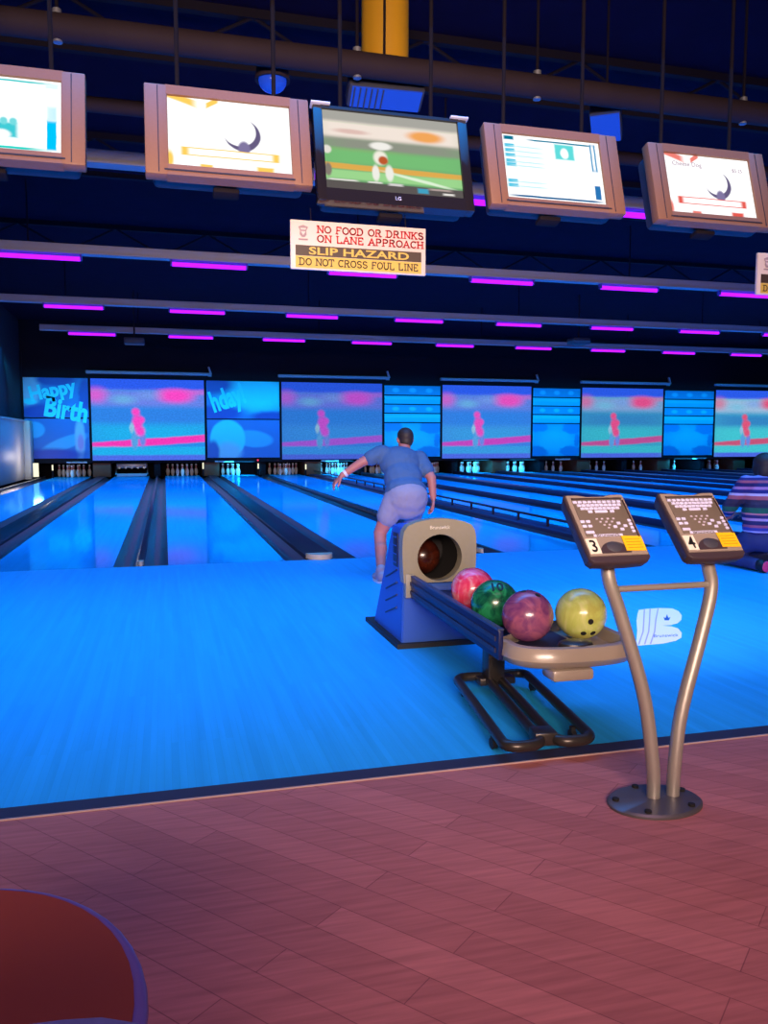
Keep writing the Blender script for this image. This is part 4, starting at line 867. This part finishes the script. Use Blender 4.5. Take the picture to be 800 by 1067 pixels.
khd=Vector((.07,.08,.955)); kne=Vector((.05,.06,.88)); kch=Vector((.02,.02,.68)); kpe=Vector((0,-.02,.33))
ksL,ksR=Vector((-.17,.04,.80)),Vector((.2,.05,.80)); keL,keR=Vector((-.235,.16,.58)),Vector((.27,.18,.58)); kwL,kwR=Vector((-.1,.36,.50)),Vector((.13,.38,.50))
kneesL,kneesR=Vector((-.14,.36,.09)),Vector((.14,.36,.09)); kaL,kaR=Vector((-.13,-.1,.065)),Vector((.13,-.1,.065))
def kbody(bm):
    ell(bm,kpe,(.17,.13,.14)); ell(bm,kch,(.17,.12,.2)); ell(bm,(kpe+kch)/2,(.155,.115,.2))
    chain(bm,[ksL,keL,kwL],[.058,.042,.03]); chain(bm,[ksR,keR,kwR],[.058,.042,.03]); chain(bm,[ksL,kch+Vector((0,0,.1)),ksR],[.058,.08,.058]); chain(bm,[kch,kne,khd],[.08,.055,.05])
    for h_,k_,a_ in ((Vector((-.09,0,.29)),kneesL,kaL),(Vector((.09,0,.29)),kneesR,kaR)): chain(bm,[h_,k_,a_],[.09,.06,.042]); chain(bm,[a_,a_+Vector((0,-.09,-.02))],[.038,.03])
    head(bm,khd,(.5,.85,-.1),.98); hand(bm,kwL,(.5,.6,-.2),(0,-.3,-1),1); hand(bm,kwR,(-.5,.6,-.2),(0,-.3,-1),-1)
voxel(kbody,.008,'body',M['skin'],kn)
def ksw(bm):
    ell(bm,kpe+Vector((0,0,.08)),(.205,.165,.13)); ell(bm,(kpe+kch)/2+Vector((0,0,.02)),(.205,.16,.22)); ell(bm,kch,(.205,.15,.2)); chain(bm,[ksL,kch+Vector((0,0,.1)),ksR],[.075,.1,.075]); chain(bm,[ksL,keL,keL*.15+kwL*.85],[.08,.066,.048]); chain(bm,[ksR,keR,keR*.15+kwR*.85],[.08,.066,.048]); chain(bm,[kch,kne],[.1,.064])
sw=voxel(ksw,.01,'striped_sweater',stripes(),kn); md=sw.modifiers.new('folds','DISPLACE'); md.texture=tx; md.strength=.02; md.mid_level=.5
def kje(bm):
    ell(bm,kpe+Vector((0,0,-.04)),(.19,.155,.13))
    for h_,k_,a_ in ((Vector((-.09,0,.29)),kneesL,kaL),(Vector((.09,0,.29)),kneesR,kaR)): chain(bm,[h_,k_,a_],[.115,.078,.055])
je=voxel(kje,.01,'jeans',M['jeans'],kn)
voxel(lambda bm:(ell(bm,khd+Vector((-.012,-.018,.035)),(.108,.112,.10)),ell(bm,khd+Vector((-.03,-.055,-.035)),(.085,.07,.09)),ell(bm,khd+Vector((-.055,.0,-.015)),(.06,.08,.085))),.009,'hair',M['hair'],kn)
f_=Vector((.5,.85,0)).normalized(); x_=Vector((f_.y,-f_.x,0))
for s in (-1,1): MB().sph(khd+f_*.083+x_*s*.032+Vector((0,0,.012)),.0125,12).build('eye',M['eye'],kn)
for a_ in (kaL,kaR):
    o=voxel(lambda bm:(ell(bm,a_+Vector((0,-.05,.0)),(.046,.05,.055)),ell(bm,a_+Vector((0,-.10,-.02)),(.045,.04,.045))),.008,'shoe',M['rubber'],kn)
    b=MB(); b.sph(a_+Vector((0,-.13,-.005)),(.044,.014,.052),18); b.build('shoe_sole',M['pink'],o)

# ------------------------------------------------------------------ near furniture
tb=thing('low_table',(-.335,1.0,0),'low oval table with orange-red top and purple edge at the bottom left corner','table')
el=lambda a,b_,z:[(a*math.cos(2*PI*i/48),b_*math.sin(2*PI*i/48),z) for i in range(48)]
MB().prism(el(.283,.333,.492),(0,0,.01)).build('table_top',M['table'],tb)
b=MB(); b.tube(el(.287,.337,.487),.013,seg=12,closed=True); b.build('table_edge',M['tedge'],tb)
MB().prism(el(.27,.32,.468),(0,0,.023)).build('top_underside',M['tedge'],tb)
b=MB(); b.lathe([(0,.02),(.045,.02),(.04,.46),(.1,.468),(0,.468)],24); b.build('pedestal',M['bronze'],tb)
b=MB(); b.lathe([(0,0),(.2,0),(.2,.012),(.06,.03),(0,.03)],32); b.build('foot_plate',M['bronze'],tb)
ch=thing('moulded_chair',(-.243,.462,0),'blue moulded chair back poking into the bottom left corner in front of the oval table','chair',rot=(0,0,R(2)))
def shell(fn,nu,nv,th,name):
    b=MB(); g=[[b.bm.verts.new(fn(i/nu,j/nv)) for j in range(nv+1)] for i in range(nu+1)]
    for i in range(nu):
        for j in range(nv): b.bm.faces.new((g[i][j],g[i+1][j],g[i+1][j+1],g[i][j+1]))
    bmesh.ops.solidify(b.bm,geom=b.bm.faces[:],thickness=th); return b.build(name,M['chair'],ch)
def backf(u,v):
    s=2*u-1; hw=.225*(1-.03*v); z=.43+.32*v-.012*(abs(s)**10)*v
    return (s*hw,.15+.03*v-.012*s*s,z)
shell(backf,16,10,.022,'backrest')
shell(lambda u,v:((2*u-1)*.225,-.2+.37*v,.43-.015*math.sin(PI*u)-(.02*max(0,.2-v)*5)),12,10,.02,'seat')
for sx in (-1,1):
    for sy in (-1,1): MB().cyl((sx*.16,sy*.13-.02,.42),(sx*.2,sy*.17-.02,.0),.012,seg=10).build('leg',M['bronze'],ch)

# ------------------------------------------------------------------ lights
def area(name,loc,target,sx,sy,p,col,spread=180):
    l=bpy.data.lights.new(name,'AREA'); l.shape='RECTANGLE'; l.size=sx; l.size_y=sy; l.energy=p; l.color=col; l.spread=R(spread)
    o=bpy.data.objects.new(name,l); COL.objects.link(o); o.location=loc; d=Vector(target)-Vector(loc); o.rotation_euler=d.to_track_quat('-Z','Y').to_euler(); return o
BL=(.0,.285,1.)
area('approach_flood',(7,5.4,3.6),(7,5.3,0),24,3.0,640,BL,92)
area('lane_flood',(10,10.8,3.8),(10,10.8,0),30,1.5,1080,BL,110)
area('lane_flood',(10,15.5,3.8),(10,15.5,0),30,1.5,1080,BL,110)
area('lane_flood',(10,20,3.8),(10,20,0),30,1.5,1050,BL,110)
area('lane_flood',(10,24.5,3.8),(10,24.5,0),30,1.2,760,BL,110)
area('mask_flood',(10,25.4,3.5),(10,28.05,1.7),30,.3,270,(.0,.55,1.),75)
area('settee_light',(-.5,-3.4,2.6),(1.2,4.6,2.1),4,1.2,150,(1.,.72,.58),60)
area('settee_downlight',(1.0,.4,4.7),(1.0,.6,0),5,1.4,20,(1.,.47,.76),75)
l=bpy.data.lights.new('pit_glow','POINT'); l.energy=17; l.color=(1.,.85,.7); l.shadow_soft_size=.15; o=bpy.data.objects.new('pit_glow',l); COL.objects.link(o); o.location=(-3.7,26.3,.7)
sp=bpy.data.lights.new('track_spotlight','SPOT'); sp.energy=560; sp.color=(1.,.78,.85); sp.spot_size=R(30); sp.spot_blend=1.; sp.shadow_soft_size=.06  # added spot with no visible fixture, brightens the floor logo
so_=bpy.data.objects.new('track_spotlight',sp); COL.objects.link(so_); so_.location=(2.2,2.6,4.7); so_.rotation_euler=(Vector((3.05,4.6,0))-Vector((2.2,2.6,4.7))).to_track_quat('-Z','Y').to_euler()
w=bpy.data.worlds.new('World'); scene.world=w; w.use_nodes=True; w.node_tree.nodes['Background'].inputs[0].default_value=(.002,.003,.03,1); w.node_tree.nodes['Background'].inputs[1].default_value=.3

# ------------------------------------------------------------------ camera
cam=bpy.data.cameras.new('camera'); co=bpy.data.objects.new('camera',cam); COL.objects.link(co); scene.camera=co
cam.sensor_fit='VERTICAL'; cam.sensor_height=24; cam.lens=845/1067*24; cam.clip_start=.05; cam.clip_end=100
co.location=(0,0,1.2); co.rotation_euler=(R(90)-.0879,0,-.2636)
scene.view_settings.view_transform='Standard'; scene.view_settings.look='None'; scene.view_settings.exposure=0; scene.view_settings.gamma=1; scene.view_settings.use_curve_mapping=False
